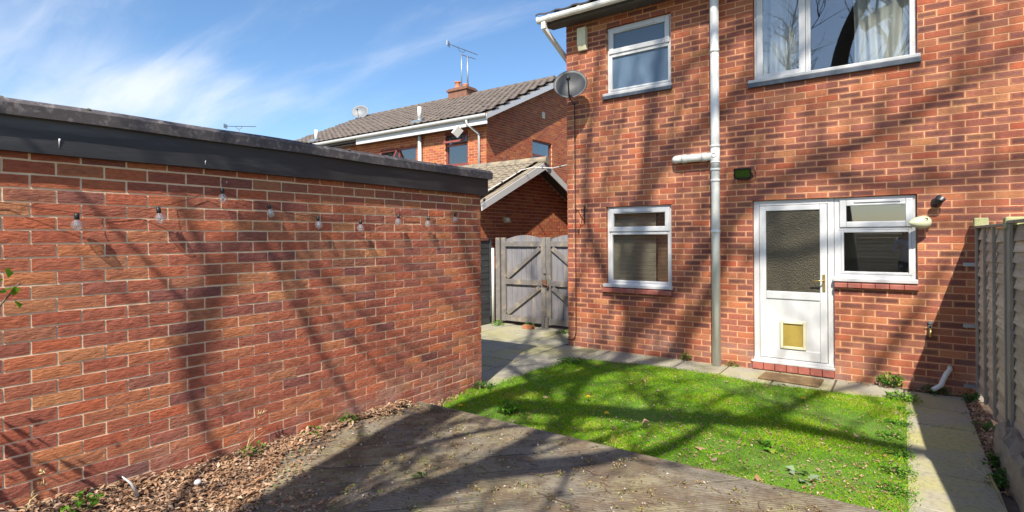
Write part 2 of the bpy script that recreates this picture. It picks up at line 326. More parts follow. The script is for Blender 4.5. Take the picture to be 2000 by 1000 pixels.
def attr_mat(name, stops, rough=.8, trans=0.0, noise_amt=.25):
    m, nt, p = newmat(name); c = ramp(nt, rnd_source(nt, False), stops); n = noise(nt, pos(nt), 25, 3)
    c = mixc(nt, mth(nt, 'MULTIPLY', n, noise_amt), c, mixc(nt, 1.0, c, (.4, .4, .4), 'MULTIPLY')); lk(nt, c, p.inputs['Base Color']); p.inputs['Roughness'].default_value = rough; p.inputs['Specular IOR Level'].default_value = .3
    if trans:
        t = N(nt, 'ShaderNodeBsdfTranslucent'); lk(nt, c, t.inputs[0]); mx = N(nt, 'ShaderNodeMixShader'); mx.inputs[0].default_value = trans; lk(nt, p.outputs[0], mx.inputs[1]); lk(nt, t.outputs[0], mx.inputs[2])
        o = [n for n in nt.nodes if n.type == 'OUTPUT_MATERIAL'][0]; lk(nt, mx.outputs[0], o.inputs[0])
    return m
GRASS = attr_mat('grass_blades', [(0, (.09, .23, .006)), (.3, (.19, .43, .008)), (.65, (.31, .57, .010)), (.88, (.44, .60, .02)), (1, (.55, .46, .14))], .7, .5)
LEAFD = attr_mat('dead_leaves', [(0, (.36, .19, .10)), (.25, (.52, .33, .20)), (.45, (.22, .12, .07)), (.65, (.44, .27, .16)), (.85, (.62, .46, .33)), (1, (.15, .09, .06))], .8, .2)
MOSSD = attr_mat('catkin_debris', [(0, (.30, .19, .07)), (.25, (.36, .27, .10)), (.4, (.10, .07, .05)), (.6, (.20, .12, .08)), (.75, (.22, .30, .04)), (.9, (.42, .30, .20)), (1, (.62, .58, .52))], .9, .1)
WEEDL = attr_mat('weed_leaves', [(0, (.05, .17, .015)), (.5, (.11, .30, .02)), (.85, (.20, .40, .03)), (1, (.30, .40, .05))], .55, .35)
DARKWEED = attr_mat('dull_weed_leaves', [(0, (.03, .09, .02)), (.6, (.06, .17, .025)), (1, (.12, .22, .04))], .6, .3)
STRAW = simple('dry_stalk', (.50, .40, .20), .8, .15, 30)
def lawn_mat():
    m, nt, p = newmat('lawn_turf'); v = pos(nt); n = noise(nt, v, 9, 6, .65); n2 = noise(nt, v, 2.2, 4); n3 = noise(nt, v, 70, 3)
    c = mixc(nt, n, (.06, .13, .012), (.13, .26, .018)); c = mixc(nt, mrange(nt, n2, .5, .72, 0, .5), c, (.10, .085, .04)); c = mixc(nt, mrange(nt, n3, .5, .8, 0, .6), c, (.03, .05, .01))
    lk(nt, c, p.inputs['Base Color']); p.inputs['Roughness'].default_value = .95; bump(nt, p, n3, .8, .012); return m
LAWN = lawn_mat()
def glass_mat(name, tint=(1, 1, 1), rough=0.0, ior=1.6, wob=0.0, k=1.7, pale_glare=0.0):
    """clear double glazing: see-through with mirror reflection by angle"""
    m = bpy.data.materials.new(name); m.use_nodes = True; nt = m.node_tree; nt.nodes.clear(); out = N(nt, 'ShaderNodeOutputMaterial')
    t = N(nt, 'ShaderNodeBsdfTransparent'); t.inputs[0].default_value = (*tint, 1); g = N(nt, 'ShaderNodeBsdfGlossy'); g.inputs['Roughness'].default_value = rough; lw_ = N(nt, 'ShaderNodeLayerWeight'); lw_.inputs[0].default_value = .5; r0 = ((ior - 1) / (ior + 1)) ** 2; fr = mth(nt, 'ADD', mth(nt, 'MULTIPLY', mth(nt, 'POWER', lw_.outputs['Facing'], 5.0), 1 - r0), r0)
    if wob:
        b = N(nt, 'ShaderNodeBump'); b.inputs['Strength'].default_value = wob; b.inputs['Distance'].default_value = .002; lk(nt, noise(nt, pos(nt), 2.5, 2), b.inputs['Height']); lk(nt, b.outputs[0], g.inputs['Normal'])
    k = mth(nt, 'MULTIPLY', fr, k, True); mx = N(nt, 'ShaderNodeMixShader'); lk(nt, k, mx.inputs[0]); lk(nt, t.outputs[0], mx.inputs[1]); lk(nt, g.outputs[0], mx.inputs[2])
    if pale_glare: d_ = N(nt, 'ShaderNodeBsdfDiffuse'); d_.inputs[0].default_value = (.9, .9, .9, 1); m2 = N(nt, 'ShaderNodeMixShader'); m2.inputs[0].default_value = pale_glare; lk(nt, mx.outputs[0], m2.inputs[1]); lk(nt, d_.outputs[0], m2.inputs[2]); mx = m2
    lk(nt, mx.outputs[0], out.inputs[0]); return m
GLASS = glass_mat('window_glass', (.86, .88, .87), wob=.02, k=3.2)
GLASS_B = glass_mat('bulb_glass', (.97, .98, .98), ior=1.7, k=2.8, pale_glare=.08)  # diffuse white mixed in for the bright reflections on the clear bulbs
def obscure_mat(name, col, scale, strength, rough):
    m, nt, p = newmat(name); p.inputs['Base Color'].default_value = (*col, 1); p.inputs['Roughness'].default_value = rough; p.inputs['Specular IOR Level'].default_value = .35; p.inputs['Coat Weight'].default_value = .4; p.inputs['Coat Roughness'].default_value = .015
    n = N(nt, 'ShaderNodeTexVoronoi'); n.inputs['Scale'].default_value = scale; lk(nt, pos(nt), n.inputs['Vector']); h = mth(nt, 'ADD', n.outputs['Distance'], mth(nt, 'MULTIPLY', noise(nt, pos(nt), scale * .7, 3), 1.5))
    b = N(nt, 'ShaderNodeBump'); b.inputs['Strength'].default_value = strength; b.inputs['Distance'].default_value = .01; lk(nt, h, b.inputs['Height']); lk(nt, b.outputs[0], p.inputs['Normal']); lk(nt, b.outputs[0], p.inputs['Coat Normal']); return m
OBSC = obscure_mat('obscure_door_glass', (.055, .046, .027), 70, .8, .6)
FROST = obscure_mat('frosted_bathroom_glass', (.10, .15, .21), 500, .05, .3)  # blue of the mirrored sky put into the pane's base colour
GREEN_G = simple('green_floodlight_glass', (.045, .08, .015), .15, .1, 20)

# ------------------------------------------------------------------ brickwork
def proj(P):
    d = Vector(P) - Vector((0, 0, HC)); z = d.dot(FWD)
    return (1000 + 1060 * d.dot(RIGHT) / z, 464 - 1060 * d.z / z, z) if z > .1 else (-1e4, -1e4, z)
def brick_proto(nx, nz, depth, rough, seed, back=False):
    """unit brick: x 0..1, z 0..1, y 0 (face) .. depth; x,z are scaled per brick"""
    rg = np.random.default_rng(seed); xs = np.linspace(0, 1, nx); zs = np.linspace(0, 1, nz); V = []; UV = []
    for j, z in enumerate(zs):
        for i, x in enumerate(xs):
            e = i in (0, nx - 1) or j in (0, nz - 1)
            V.append((x + (rg.uniform(-.006, .006) if 0 < i < nx - 1 else rg.uniform(-.003, .006) * (1 if i == 0 else -1)), rg.uniform(0, rough) + (rough * 1.2 if e else 0), z + (rg.uniform(-.012, .022) * (1 if j == 0 else -1) if j in (0, nz - 1) else 0))); UV.append((x, z))
    F = [(j * nx + i, j * nx + i + 1, (j + 1) * nx + i + 1, (j + 1) * nx + i) for j in range(nz - 1) for i in range(nx - 1)]
    per = [i for i in range(nx)] + [j * nx + nx - 1 for j in range(1, nz)] + [(nz - 1) * nx + i for i in range(nx - 2, -1, -1)] + [j * nx for j in range(nz - 2, 0, -1)]
    b = len(V)
    for k in per: V.append((V[k][0], depth, V[k][2])); UV.append(UV[k])
    n = len(per); F += [(per[(k + 1) % n], per[k], b + k, b + (k + 1) % n) for k in range(n)]
    return np.array(V, np.float32), np.array(F, np.int32), np.array(UV, np.float32)
HI = [brick_proto(6, 3, .1, .0014, 100 + i) for i in range(10)]
HI_H = [brick_proto(6, 3, .1, .0009, 200 + i) for i in range(8)]
LO = [brick_proto(2, 2, .06, .0005, 300 + i) for i in range(3)]
def intervals(u0, u1, cuts):
    segs = [(u0, u1)]
    for a, b in cuts:
        ns = []
        for s, e in segs:
            if b <= s or a >= e: ns.append((s, e)); continue
            if a > s: ns.append((s, a))
            if b < e: ns.append((b, e))
        segs = ns
    return [(s, e) for s, e in segs if e - s > .035]
def brick_list(u0, u1, z0, z1, holes, urange=None, phase=0.0):
    """stretcher bond with 75 mm courses; returns (u, z, length)"""
    out = []
    for r in range(int(math.floor(z0 / .075)), int(math.ceil(z1 / .075 - 1e-6))):
        za = r * .075; a0, a1 = (u0, u1) if urange is None else urange(za + .07)
        if a1 - a0 < .1: continue
        cuts = [(h[0], h[1]) for h in holes if za + .03 > h[2] and za + .03 < h[3]]
        u = u0 - (0 if r % 2 else .1125) - phase * .225
        while u < a1:
            s, e = max(u, a0), min(u + .215, a1)
            if e - s > .035:
                for s2, e2 in intervals(s, e, cuts): out.append((s2, za, e2 - s2))
            u += .225
    return out
def brickwork(parent, bricks, frame, protos, mat_part, mat_stuff, n_parts=300, joint='brickwork', score=None, jit=1.0):
    """frame(u, y, z) -> world. The bricks that show largest become objects, the rest one mesh."""
    ox, oy, ang = frame; ca, sa = math.cos(ang), math.sin(ang)
    def world(u, y, z): return (ox + ca * u - sa * y, oy + sa * u + ca * y, z)
    order = []
    for k, (u, z, L) in enumerate(bricks):
        px, py, d = proj(world(u + L / 2, 0, z + .03)); vis = 0 < px < 2000 and 0 < py < 1000
        s = (L / d ** 2 if vis else 0)
        if score and not score(u + L / 2, z): s = 0
        order.append((s, k))
    order.sort(reverse=True); chosen = {k for s, k in order[:n_parts] if s > 0}
    meshes = []
    for V, F, UV in protos:
        me = bpy.data.meshes.new('brick'); me.from_pydata((V * np.array([.215, 1, .065], np.float32)).tolist(), [], F.tolist()); me.polygons.foreach_set('use_smooth', np.zeros(len(F), bool)); l = me.uv_layers.new(name='UVMap'); l.data.foreach_set('uv', UV[[i for f in F for i in f]].ravel()); me.materials.append(mat_part); meshes.append(me)
    AV, AF, AU, AR = [], [], [], []; base = 0
    for k, (u, z, L) in enumerate(bricks):
        i = random.randrange(len(protos)); dy = random.uniform(-.001, .001) * jit; dz = random.uniform(-.0015, .0015)
        if k in chosen:
            o = bpy.data.objects.new('brick', meshes[i]); o.location = world(u, dy, z + dz); o.rotation_euler = (0, 0, ang)
            if abs(L - .215) > .002: o.scale = (L / .215, 1, 1)
            link(o, parent)
        else:
            V, F, UV = protos[i]; X = u + V[:, 0] * L; Y = V[:, 1] + dy; Z = z + dz + V[:, 2] * .065
            AV.append(np.stack([ox + ca * X - sa * Y, oy + sa * X + ca * Y, Z], 1)); AF.append(F + base); AU.append(UV); AR.append(np.full(len(V), random.random())); base += len(V)
    if AV: np_mesh(joint, np.concatenate(AV), np.concatenate(AF), mat_stuff, parent, np.concatenate(AR), np.concatenate(AU), kind='stuff')
def wall_sheet(name, mat, parent, u0, u1, z0, z1, holes, frame, thick=.25, front=.0055, top=None, grow=.003):
    """mortar body with real openings; top(u) optional gable outline"""
    ox, oy, ang = frame; ca, sa = math.cos(ang), math.sin(ang)
    hs = [(a - grow, b + grow, c - grow, d + grow) for a, b, c, d in holes]
    us = sorted({u0, u1, *[x for h in hs for x in h[:2] if u0 < x < u1]}); zs = sorted({z0, z1, *[x for h in hs for x in h[2:] if z0 < x < z1]})
    solid = {}
    for i in range(len(us) - 1):
        for j in range(len(zs) - 1):
            cu, cz = (us[i] + us[i + 1]) / 2, (zs[j] + zs[j + 1]) / 2; solid[i, j] = not any(h[0] < cu < h[1] and h[2] < cz < h[3] for h in hs)
    m = MB(); W_ = lambda u, y, z: (ox + ca * u - sa * y, oy + sa * u + ca * y, z)
    for (i, j), s in solid.items():
        if not s: continue
        a, b, c, d = us[i], us[i + 1], zs[j], zs[j + 1]; f, k = front, front + thick
        m.add([W_(a, f, c), W_(b, f, c), W_(b, f, d), W_(a, f, d)], [(0, 1, 2, 3)]); m.add([W_(a, k, c), W_(b, k, c), W_(b, k, d), W_(a, k, d)], [(3, 2, 1, 0)])
        for (di, dj), q in {(-1, 0): (a, a, c, d), (1, 0): (b, b, d, c), (0, -1): (b, a, c, c), (0, 1): (a, b, d, d)}.items():
            if not solid.get((i + di, j + dj), False): m.add([W_(q[0], f, q[2]), W_(q[0], k, q[2]), W_(q[1], k, q[3]), W_(q[1], f, q[3])], [(0, 1, 2, 3)])
    if top:
        poly = [(u0, z1)] + top + [(u1, z1)]; n = len(poly)
        m.add([W_(u, front, z) for u, z in poly] + [W_(u, front + thick, z) for u, z in poly], [tuple(range(n))[::-1], tuple(range(n, 2 * n))] + [(i, i + 1, n + i + 1, n + i) for i in range(n - 1)])
    return m.build(name, mat, parent, fix=False)
def ring(m, x0, x1, z0, z1, w, y0, y1, wb=None):
    """rectangular frame of bars of width w, from y0 (front) to y1, mitre-free butt joints"""
    wb = w if wb is None else wb
    m.box(x0, x0 + w, y0, y1, z0, z1); m.box(x1 - w, x1, y0, y1, z0, z1); m.box(x0 + w, x1 - w, y0, y1, z0, z0 + wb); m.box(x0 + w, x1 - w, y0, y1, z1 - w, z1); return m
# ------------------------------------------------------------------ ground and paving
HY = 7.29; GX = -3.81; DZ = 0.13
g = MB(); g.box(-400, 400, -400, 400, -.6, -.04); g.build('ground', TERRAIN, kind='structure')
base = MB(); base.box(-7.2, 1.2, 3.3, 12.5, -.3, -.012); base.build('soil_bed', SOIL, kind='structure')
patio = empty('patio', (-5, 6.5, 0), kind='structure'); tag(patio, 'weathered grey paving slabs between the garage and the house')
def slab(parent, x0, x1, y0, y1, z=0.0, name='slab'):
    j = .009; tl = [random.uniform(-.004, .004) for _ in range(4)]
    poly = [(x0 + j, y0 + j), (x1 - j, y0 + j), (x1 - j, y1 - j), (x0 + j, y1 - j)]
    poly = [(x + random.uniform(-.003, .003), y + random.uniform(-.003, .003)) for x, y in poly]
    m = MB(); vs = [(x, y, z - .04) for x, y in poly] + [(x, y, z + t) for (x, y), t in zip(poly, tl)]
    m.add(vs, [(3, 2, 1, 0), (4, 5, 6, 7), (0, 1, 5, 4), (1, 2, 6, 5), (2, 3, 7, 6), (3, 0, 4, 7)]); return m.build(name, SLAB, parent, bevel=.004)
# drive side: columns of mixed lengths running towards the gates
yedges = [4.72, 5.33, 5.93, 6.38, 6.94, 7.53, 8.0, 8.42]
for c, x0 in enumerate([-6.62, -6.02, -5.42, -4.82]):
    y = 4.72 - (0, .32, .12, .4)[c]; seq = ([.6, .45, .9, .6, .6, .45, .9], [.9, .6, .45, .6, .9, .6], [.45, .6, .6, .9, .45, .6, .6], [.6, .6, .45, .6, .9, .6, .45])[c]
    for L in seq:
        a, b = y, min(y + L, 8.55); y += L
        if b - a > .08: slab(patio, x0, x0 + .6, a, b)
for a, b in zip([4.70, 5.30, 5.93, 6.62], [5.30, 5.93, 6.62, 7.27]): slab(patio, -4.22, -3.62, a, b)
for a, b in ((7.27, 7.85), (7.85, 8.55)): slab(patio, -4.82 + .6, -4.19, a, b) if False else None
strip = empty('house_path', (-2, 6.95, 0), kind='structure'); tag(strip, 'row of grey slabs along the foot of the house wall')
xe = [-3.62, -3.5 + .05, -2.89, -2.36, -1.79, -1.2, -.61, .02]
for a, b in zip(xe[:-1], xe[1:]):
    if b - a > .2: slab(strip, a, b, 6.62, 7.27)
slab(strip, -3.62, -3.45, 6.62, 7.27); 
side = empty('side_path', (.27, 5.6, 0), kind='structure'); tag(side, 'path of mossy slabs between the lawn and the fence')
for a, b in zip([2.9, 3.5, 4.13, 4.78, 5.36, 5.96, 6.56], [3.5, 4.13, 4.78, 5.36, 5.96, 6.56, 7.16]): slab(side, .02, .52, a, b)
# lawn
LAWN_POLY = [(-3.6, 3.6), (0.0, 3.6), (0.03, 5.0), (0.0, 6.62), (-1.2, 6.6), (-2.3, 6.66), (-3.35, 6.6), (-3.55, 6.45), (-3.66, 6.1), (-3.7, 5.5), (-3.72, 4.9), (-3.8, 4.5)]
def inpoly(X, Y, poly):
    r = np.zeros(len(X), bool); n = len(poly)
    for i in range(n):
        (x1, y1), (x2, y2) = poly[i], poly[(i + 1) % n]; c = ((y1 > Y) != (y2 > Y)) & (X < (x2 - x1) * (Y - y1) / (y2 - y1 + 1e-12) + x1); r ^= c
    return r
def lawn_h(x, y): return .012 + .010 * np.sin(x * 2.3 + 1) * np.cos(y * 1.9) + .005 * np.sin(x * 7 + y * 5)
def lawn():
    xs = np.linspace(-3.85, .06, 70); ys = np.linspace(3.55, 6.72, 56); X, Y = np.meshgrid(xs, ys); Z = lawn_h(X, Y); ins = inpoly(X.ravel(), Y.ravel(), LAWN_POLY).reshape(X.shape); Z = np.where(ins, Z, -.03)
    V = np.stack([X.ravel(), Y.ravel(), Z.ravel()], 1); n = len(xs); F = [(j * n + i, j * n + i + 1, (j + 1) * n + i + 1, (j + 1) * n + i) for j in range(len(ys) - 1) for i in range(n - 1)]
    np_mesh('lawn', V, F, LAWN, smooth=True, kind='structure')
    n = 150000; X = RNG.uniform(-3.85, .1, n); Y = RNG.uniform(3.55, 6.75, n)
    pat = np.sin(X * 3.1 + 2 * np.sin(Y * 2.2)) + np.sin(Y * 4.3 + X * 1.7) + RNG.normal(0, .7, n)
    near = inpoly(X + RNG.normal(0, .045, n), Y + RNG.normal(0, .03, n), LAWN_POLY); keep = near & (pat > -1.35); X, Y, pat = X[keep], Y[keep], pat[keep]; n = len(X)
    pz = np.sin(X * 5.3 + 1.3 * np.sin(Y * 6.1)) * np.sin(Y * 5.9 + X * 2.1) + .6 * np.sin(X * 13 + Y * 9) * np.sin(Y * 15 - X * 4); h = RNG.uniform(.006, .024, n) * (1 + .15 * pat) * (1 + .25 * pz); w = RNG.uniform(.0016, .0034, n); a = RNG.uniform(0, 2 * np.pi, n); ln = RNG.uniform(.3, 1.3, n) * h; a2 = RNG.uniform(0, 2 * np.pi, n); z = lawn_h(X, Y) - .003
    dx, dy = np.cos(a) * w, np.sin(a) * w; lx, ly = np.cos(a2) * ln, np.sin(a2) * ln
    V = np.stack([np.stack([X - dx, Y - dy, z], 1), np.stack([X + dx, Y + dy, z], 1), np.stack([X + dx * .7 + lx * .4, Y + dy * .7 + ly * .4, z + h * .65], 1), np.stack([X + lx, Y + ly, z + h], 1)], 1).reshape(-1, 3)
    F = np.arange(n * 4).reshape(n, 4); np_mesh('grass', V, F, GRASS, rnd=np.repeat(np.clip(RNG.beta(2, 2.0, n) + .06 * pat + .2 * pz, 0, 1), 4), kind='stuff', label='short bright green grass and moss of the small lawn', cat='grass')
lawn()
# deck: boards laid on the diagonal
def clip(poly, a, b, c):
    """keep the side a*x+b*y<=c"""
    out = []
    for i in range(len(poly)):
        p, q = poly[i], poly[(i + 1) % len(poly)]; dp, dq = a * p[0] + b * p[1] - c, a * q[0] + b * q[1] - c
        if dp <= 0: out.append(p)
        if dp * dq < 0: t = dp / (dp - dq); out.append((p[0] + (q[0] - p[0]) * t, p[1] + (q[1] - p[1]) * t))
    return out
deck = empty('deck', (-1.8, 1.5, 0), label='weathered grooved timber deck laid on the diagonal', cat='deck')
DX0, DX1, DY0, DY1 = -3.69, .45, -1.4, 3.615
k = math.sqrt(.5); t = -4.8
while t < 2.6:                                           # t = (x - y)/sqrt2 across the boards
    p = [(DX0, DY0), (DX1, DY0), (DX1, DY1), (DX0, DY1)]; p = clip(p, k, -k, t + .118); p = clip(p, -k, k, -t) if p else p
    if len(p) > 2:
        m = MB(); z = DZ + random.uniform(-.002, .002); m.prism(p, z - .028, z); m.build('board', DECK, deck, bevel=.003)
    t += .129
m = MB(); m.box(DX0, DX1, DY1 + .001, DY1 + .027, -.02, DZ - .004); m.build('edge_board', DECK, deck)
for y in (-1.2, 0, 1.2, 2.4, 3.4):
    m = MB(); m.box(DX0, DX1, y, y + .05, -.03, DZ - .031); m.build('joist', BARK, deck)

# ------------------------------------------------------------------ main house
house = empty('brick_house', (-1, HY, 0), label='two storey red brick house with white windows and back door', cat='house')
UPW = (-3.5, -2.535, 3.675, 4.725); LOW = (-3.52, -2.545, .9, 2.1); DOOR = (-1.51, -.63, 0.0, 2.1); KIT = (-.63, .145, 1.125, 2.1); BIG = (-1.49, .155, 3.525, 4.80)
holes = [UPW, LOW, DOOR, KIT, BIG]
HF = (0, HY, 0); HX0, HX1, HTOP = -4.17, 4.2, 4.96
hw = wall_sheet('wall', MORTAR_H, house, HX0 + .008, HX1, -.1, HTOP, holes, HF)
def seen(u, z): return u < .64 or z > 1.85
bl = brick_list(HX0, 3.0, 0, 5.0, holes); brickwork(hw, bl, HF, HI_H, HB_PART, HB_STUFF, 300, score=seen)
SF = (HX0, HY + 8, -math.pi / 2)                          # side wall, faces -X
sw = wall_sheet('side_wall', MORTAR_H, house, 0, 7.742, -.1, HTOP, [], SF, top=[(3.87, 6.85)])
bl = brick_list(0, 7.99, 0, 6.8, [], urange=lambda z: (0, 7.99) if z < 5 else ((z - 5) * 2.15 + .1, 7.99 - (z - 5) * 2.15 - .1)); brickwork(sw, bl, SF, LO, HB_STUFF, HB_STUFF, 0)
m = MB(); m.box(HX0 + .01, HX1, HY + 7.75, HY + 8, -.1, HTOP); m.box(HX1, HX1 + .2, HY + .01, HY + 8, -.1, HTOP); m.build('far_wall', MORTAR_H, house)
m = MB(); m.box(HX0 + .28, HX1, HY + .262, HY + 7.7, -.09, .08); m.box(HX0 + .28, HX1, HY + .262, HY + 7.7, 2.42, 2.66); m.build('floor', ROOMF, house)
m = MB(); m.box(HX0 + .28, HX1, HY + 3.4, HY + 3.5, .081, 2.419); m.box(HX0 + .28, HX1, HY + 3.4, HY + 3.5, 2.661, 4.9); m.box(-2.2, -2.1, HY + .262, HY + 3.4, .081, 2.419); m.box(-2.2, -2.1, HY + .262, HY + 3.4, 2.661, 4.9); m.box(HX0 + .28, HX1, HY + .262, HY + 7.7, 4.9, 4.94)
m.box(1.4, 1.5, HY + .262, HY + 3.4, .081, 2.419); m.box(1.4, 1.5, HY + .262, HY + 3.4, 2.661, 4.9); m.build('partition', ROOM, house)
m = MB(); m.box(-1.6, 1.38, HY + 1.5, HY + 1.6, .09, 2.41); m.box(-.9, 1.2, HY + 1.2, HY + 1.499, 1.35, 2.1); m.box(-.6, 1.2, HY + .27, HY + .75, .93, .97); m.build('kitchen_bounce_unit', simple('cream_unit', (.6, .55, .43), .5, .05, 3), house)  # worktop and near wall added to bounce sunlight around behind the window
def panes(win, lst, mat, y=.09):
    for x0, x1, z0, z1 in lst: m = MB(); m.box(x0 - .008, x1 + .008, y, y + .012, z0 - .008, z1 + .008); m.build('pane', mat, win, loc=(0, HY, 0))
def frame_window(rect, sashes, fixed, glass, name='window', sill=None, trickle=None, label=None, fw=.045, face=.035, fb=None):
    """outer frame, opening sashes (rect, border), fixed panes"""
    x0, x1, z0, z1 = rect; w = empty(name, ((x0 + x1) / 2, HY, z0), parent=house); tag(w, label); y0, y1 = face + .012, face + .075
    m = MB(); ring(m, x0 + .003, x1 - .003, z0 + .003, z1 - .003, fw, y0, y1, fb)
    m.build('frame', WHITE, w, bevel=.006, loc=(0, HY, 0))
    for (a, b, c, d, bw) in sashes:
        m = MB(); ring(m, a, b, c, d, bw, face - .006, face + .06); m.build('sash', WHITE, w, bevel=.008, loc=(0, HY, 0)); panes(w, [(a + bw, b - bw, c + bw, d - bw)], glass, face + .02)
    for (a, b, c, d) in fixed:
        m = MB(); ring(m, a - .028, b + .028, c - .028, d + .028, .028, face + .004, face + .062); m.build('bead', WHITE, w, bevel=.006, loc=(0, HY, 0)); panes(w, [(a, b, c, d)], glass, face + .03)
    if trickle:
        a, b, z = trickle; m = MB(); m.box(a, b, face - .02, face - .004, z - .014, z + .014); m.build('trickle_vent', WHITE, w, bevel=.004, loc=(0, HY, 0))
    if sill:
        a, b, z, mat, h, d = sill; m = MB(); m.add([(a, -d, z), (b, -d, z), (b, .1, z), (a, .1, z), (a, -d - .005, z + h * .75), (b, -d - .005, z + h * .75), (b, .1, z + h), (a, .1, z + h)], [(3, 2, 1, 0), (4, 5, 6, 7), (0, 1, 5, 4), (1, 2, 6, 5), (2, 3, 7, 6), (3, 0, 4, 7)]); m.build('sill', mat, w, bevel=.006, loc=(0, HY, 0))
    return w
def bar(w, x0, x1, z0, z1, face=.035, name='mullion'): m = MB(); m.box(x0, x1, face + .010, face + .073, z0, z1); m.build(name, WHITE, w, bevel=.005, loc=(0, HY, 0))
uw = frame_window(UPW, [(-3.47, -2.565, 4.335, 4.695, .07)], [(-3.425, -2.59, 3.82, 4.285)], FROST, sill=(-3.545, -2.52, 3.715, WHITE, .05, .035), trickle=(-3.25, -2.78, 4.652), label='small frosted upstairs window with a top light', fb=.12)
bar(uw, -3.452, -2.583, 4.315, 4.333); m = MB(); m.box(-3.55, -2.52, -.045, .05, 3.667, 3.712); m.build('lower_sill', GREYSILL, uw, bevel=.006, loc=(0, HY, 0))
lw = frame_window(LOW, [(-3.487, -2.577, 1.735, 2.067, .07)], [(-3.44, -2.61, 1.03, 1.69)], GLASS, sill=(-3.56, -2.53, .93, WHITE, .06, .04), trickle=(-3.27, -2.84, 2.03), label='downstairs window with a top light and red tiled sill', fb=.105)
bar(lw, -3.472, -2.593, 1.718, 1.733)
m = MB()
for i in range(17): z_ = 1.0 + i * .062; m.box(-3.47, -2.82, .150, .156, z_, z_ + .0595)
m.build('reflection_slats', simple('reflected_door_beige', (.44, .37, .28), .7, .05, 3), lw, loc=(0, HY, 0))  # added beige slats stand in for the garage door mirrored in the pane
m = MB(); m.box(-2.815, -2.56, .20, .21, .95, 2.08); m.build('curtain', simple('reflected_pier_brown', (.20, .145, .085), .9, .1, 5), lw, loc=(0, HY, 0))  # added brown strip stands in for the brick pier mirrored in the pane
for i in range(6):
    m = MB(); a = -3.562 + i * .172; m.add([(a, -.06, .855), (a + .168, -.06, .855), (a + .168, .09, .862), (a, .09, .862), (a, -.065, .915), (a + .168, -.065, .915), (a + .168, .09, .928), (a, .09, .928)], [(3, 2, 1, 0), (4, 5, 6, 7), (0, 1, 5, 4), (1, 2, 6, 5), (2, 3, 7, 6), (3, 0, 4, 7)]); m.build('sill_tile', REDTILE, lw, bevel=.005, loc=(0, HY, 0))
bw = frame_window(BIG, [(-1.455, -.915, 3.60, 4.765, .07)], [(-.86, .09, 3.625, 4.72)], GLASS, sill=(-1.545, .185, 3.565, WHITE, .05, .035), label='wide upstairs window with white curtains behind the glass')
bar(bw, -.912, -.88, 3.575, 4.75); m = MB(); m.box(-1.55, .19, -.045, .05, 3.508, 3.562); m.build('lower_sill', GREYSILL, bw, bevel=.006, loc=(0, HY, 0))
def curtain(x0, x1, folds, y=.17, seed=0):
    rg = random.Random(seed); n = 60; xs = [x0 + (x1 - x0) * i / n for i in range(n + 1)]; zs = [3.45 + i * .15 for i in range(11)]; m = MB()
    ph = rg.uniform(0, 6); vs = [(x + .015 * math.sin(z * 3 + x * 9), y + .035 * math.sin((x - x0) / (x1 - x0) * folds * 6.283 + ph + .35 * math.sin(z * 2)) + .02 * math.sin(x * 31 + ph), z) for z in zs for x in xs]
    m.add(vs, [(j * (n + 1) + i, j * (n + 1) + i + 1, (j + 1) * (n + 1) + i + 1, (j + 1) * (n + 1) + i) for j in range(len(zs) - 1) for i in range(n)], True); o = m.build('curtain', CURTAIN, bw, loc=(0, HY, 0)); s = o.modifiers.new('t', 'SOLIDIFY'); s.thickness = .003
curtain(-1.47, -.96, 5, seed=1); curtain(-.44, .14, 5, seed=4)
# back door and kitchen window unit
dw = empty('back_door', (-1.07, HY, .1), parent=house); tag(dw, 'white back door with patterned glass and a cat flap')
m = MB(); ring(m, -1.507, -.633, .1, 2.097, .065, .045, .115, .05); m.build('frame', WHITE, dw, bevel=.006, loc=(0, HY, 0))
m = MB(); x0, x1 = -1.437, -.703
m.box(x0, x0 + .075, .028, .095, .155, 2.027); m.box(x1 - .075, x1, .028, .095, .155, 2.027); m.box(x0 + .075, x1 - .075, .028, .095, 1.965, 2.027); m.box(x0 + .075, x1 - .075, .028, .095, .885, .98); m.box(x0 + .075, x1 - .075, .028, .095, .155, .275); m.build('leaf', WHITE, dw, bevel=.008, loc=(0, HY, 0))
m = MB(); m.box(x0 + .07, x1 - .07, .042, .075, .27, .89); m.build('lower_panel', WHITE, dw, bevel=.003, loc=(0, HY, 0))
m = MB(); m.box(x0 + .07, x1 - .07, .044, .056, .975, 1.97); m.build('pane', OBSC, dw, loc=(0, HY, 0))
m = MB(); m.box(-1.53, -.625, -.025, .12, .092, .118); m.box(-1.507, -.633, .026, .044, .119, .15); m.build('threshold', WHITE, dw, bevel=.004, loc=(0, HY, 0))
cf = MB(); ring(cf, -1.205, -.925, .285, .625, .032, .012, .04); cf.box(-1.165, -.965, .004, .014, .592, .612); cfo = cf.build('cat_flap', CREAM, dw, bevel=.008, loc=(0, HY, 0))
m = MB(); m.box(-1.171, -.959, .022, .034, .319, .591); m.build('flap', simple('amber_flap_plastic', (.34, .25, .06), .25, .1, 12), cfo, loc=(0, HY, 0))
m = MB(); m.box(-.75, -.722, .018, .028, 1.0, 1.2); m.tube([(-.736, .018, 1.13), (-.736, -.03, 1.13), (-.75, -.04, 1.13), (-.85, -.042, 1.128)], .008, 8); m.build('handle', BRASS, dw, loc=(0, HY, 0))
for i in range(7):
    a = -1.515 + i * .127; m = MB(); m.box(a, a + .121, -.02, .12, .005, .09); m.build('step_tile', REDTILE, dw, bevel=.005, loc=(0, HY, 0))
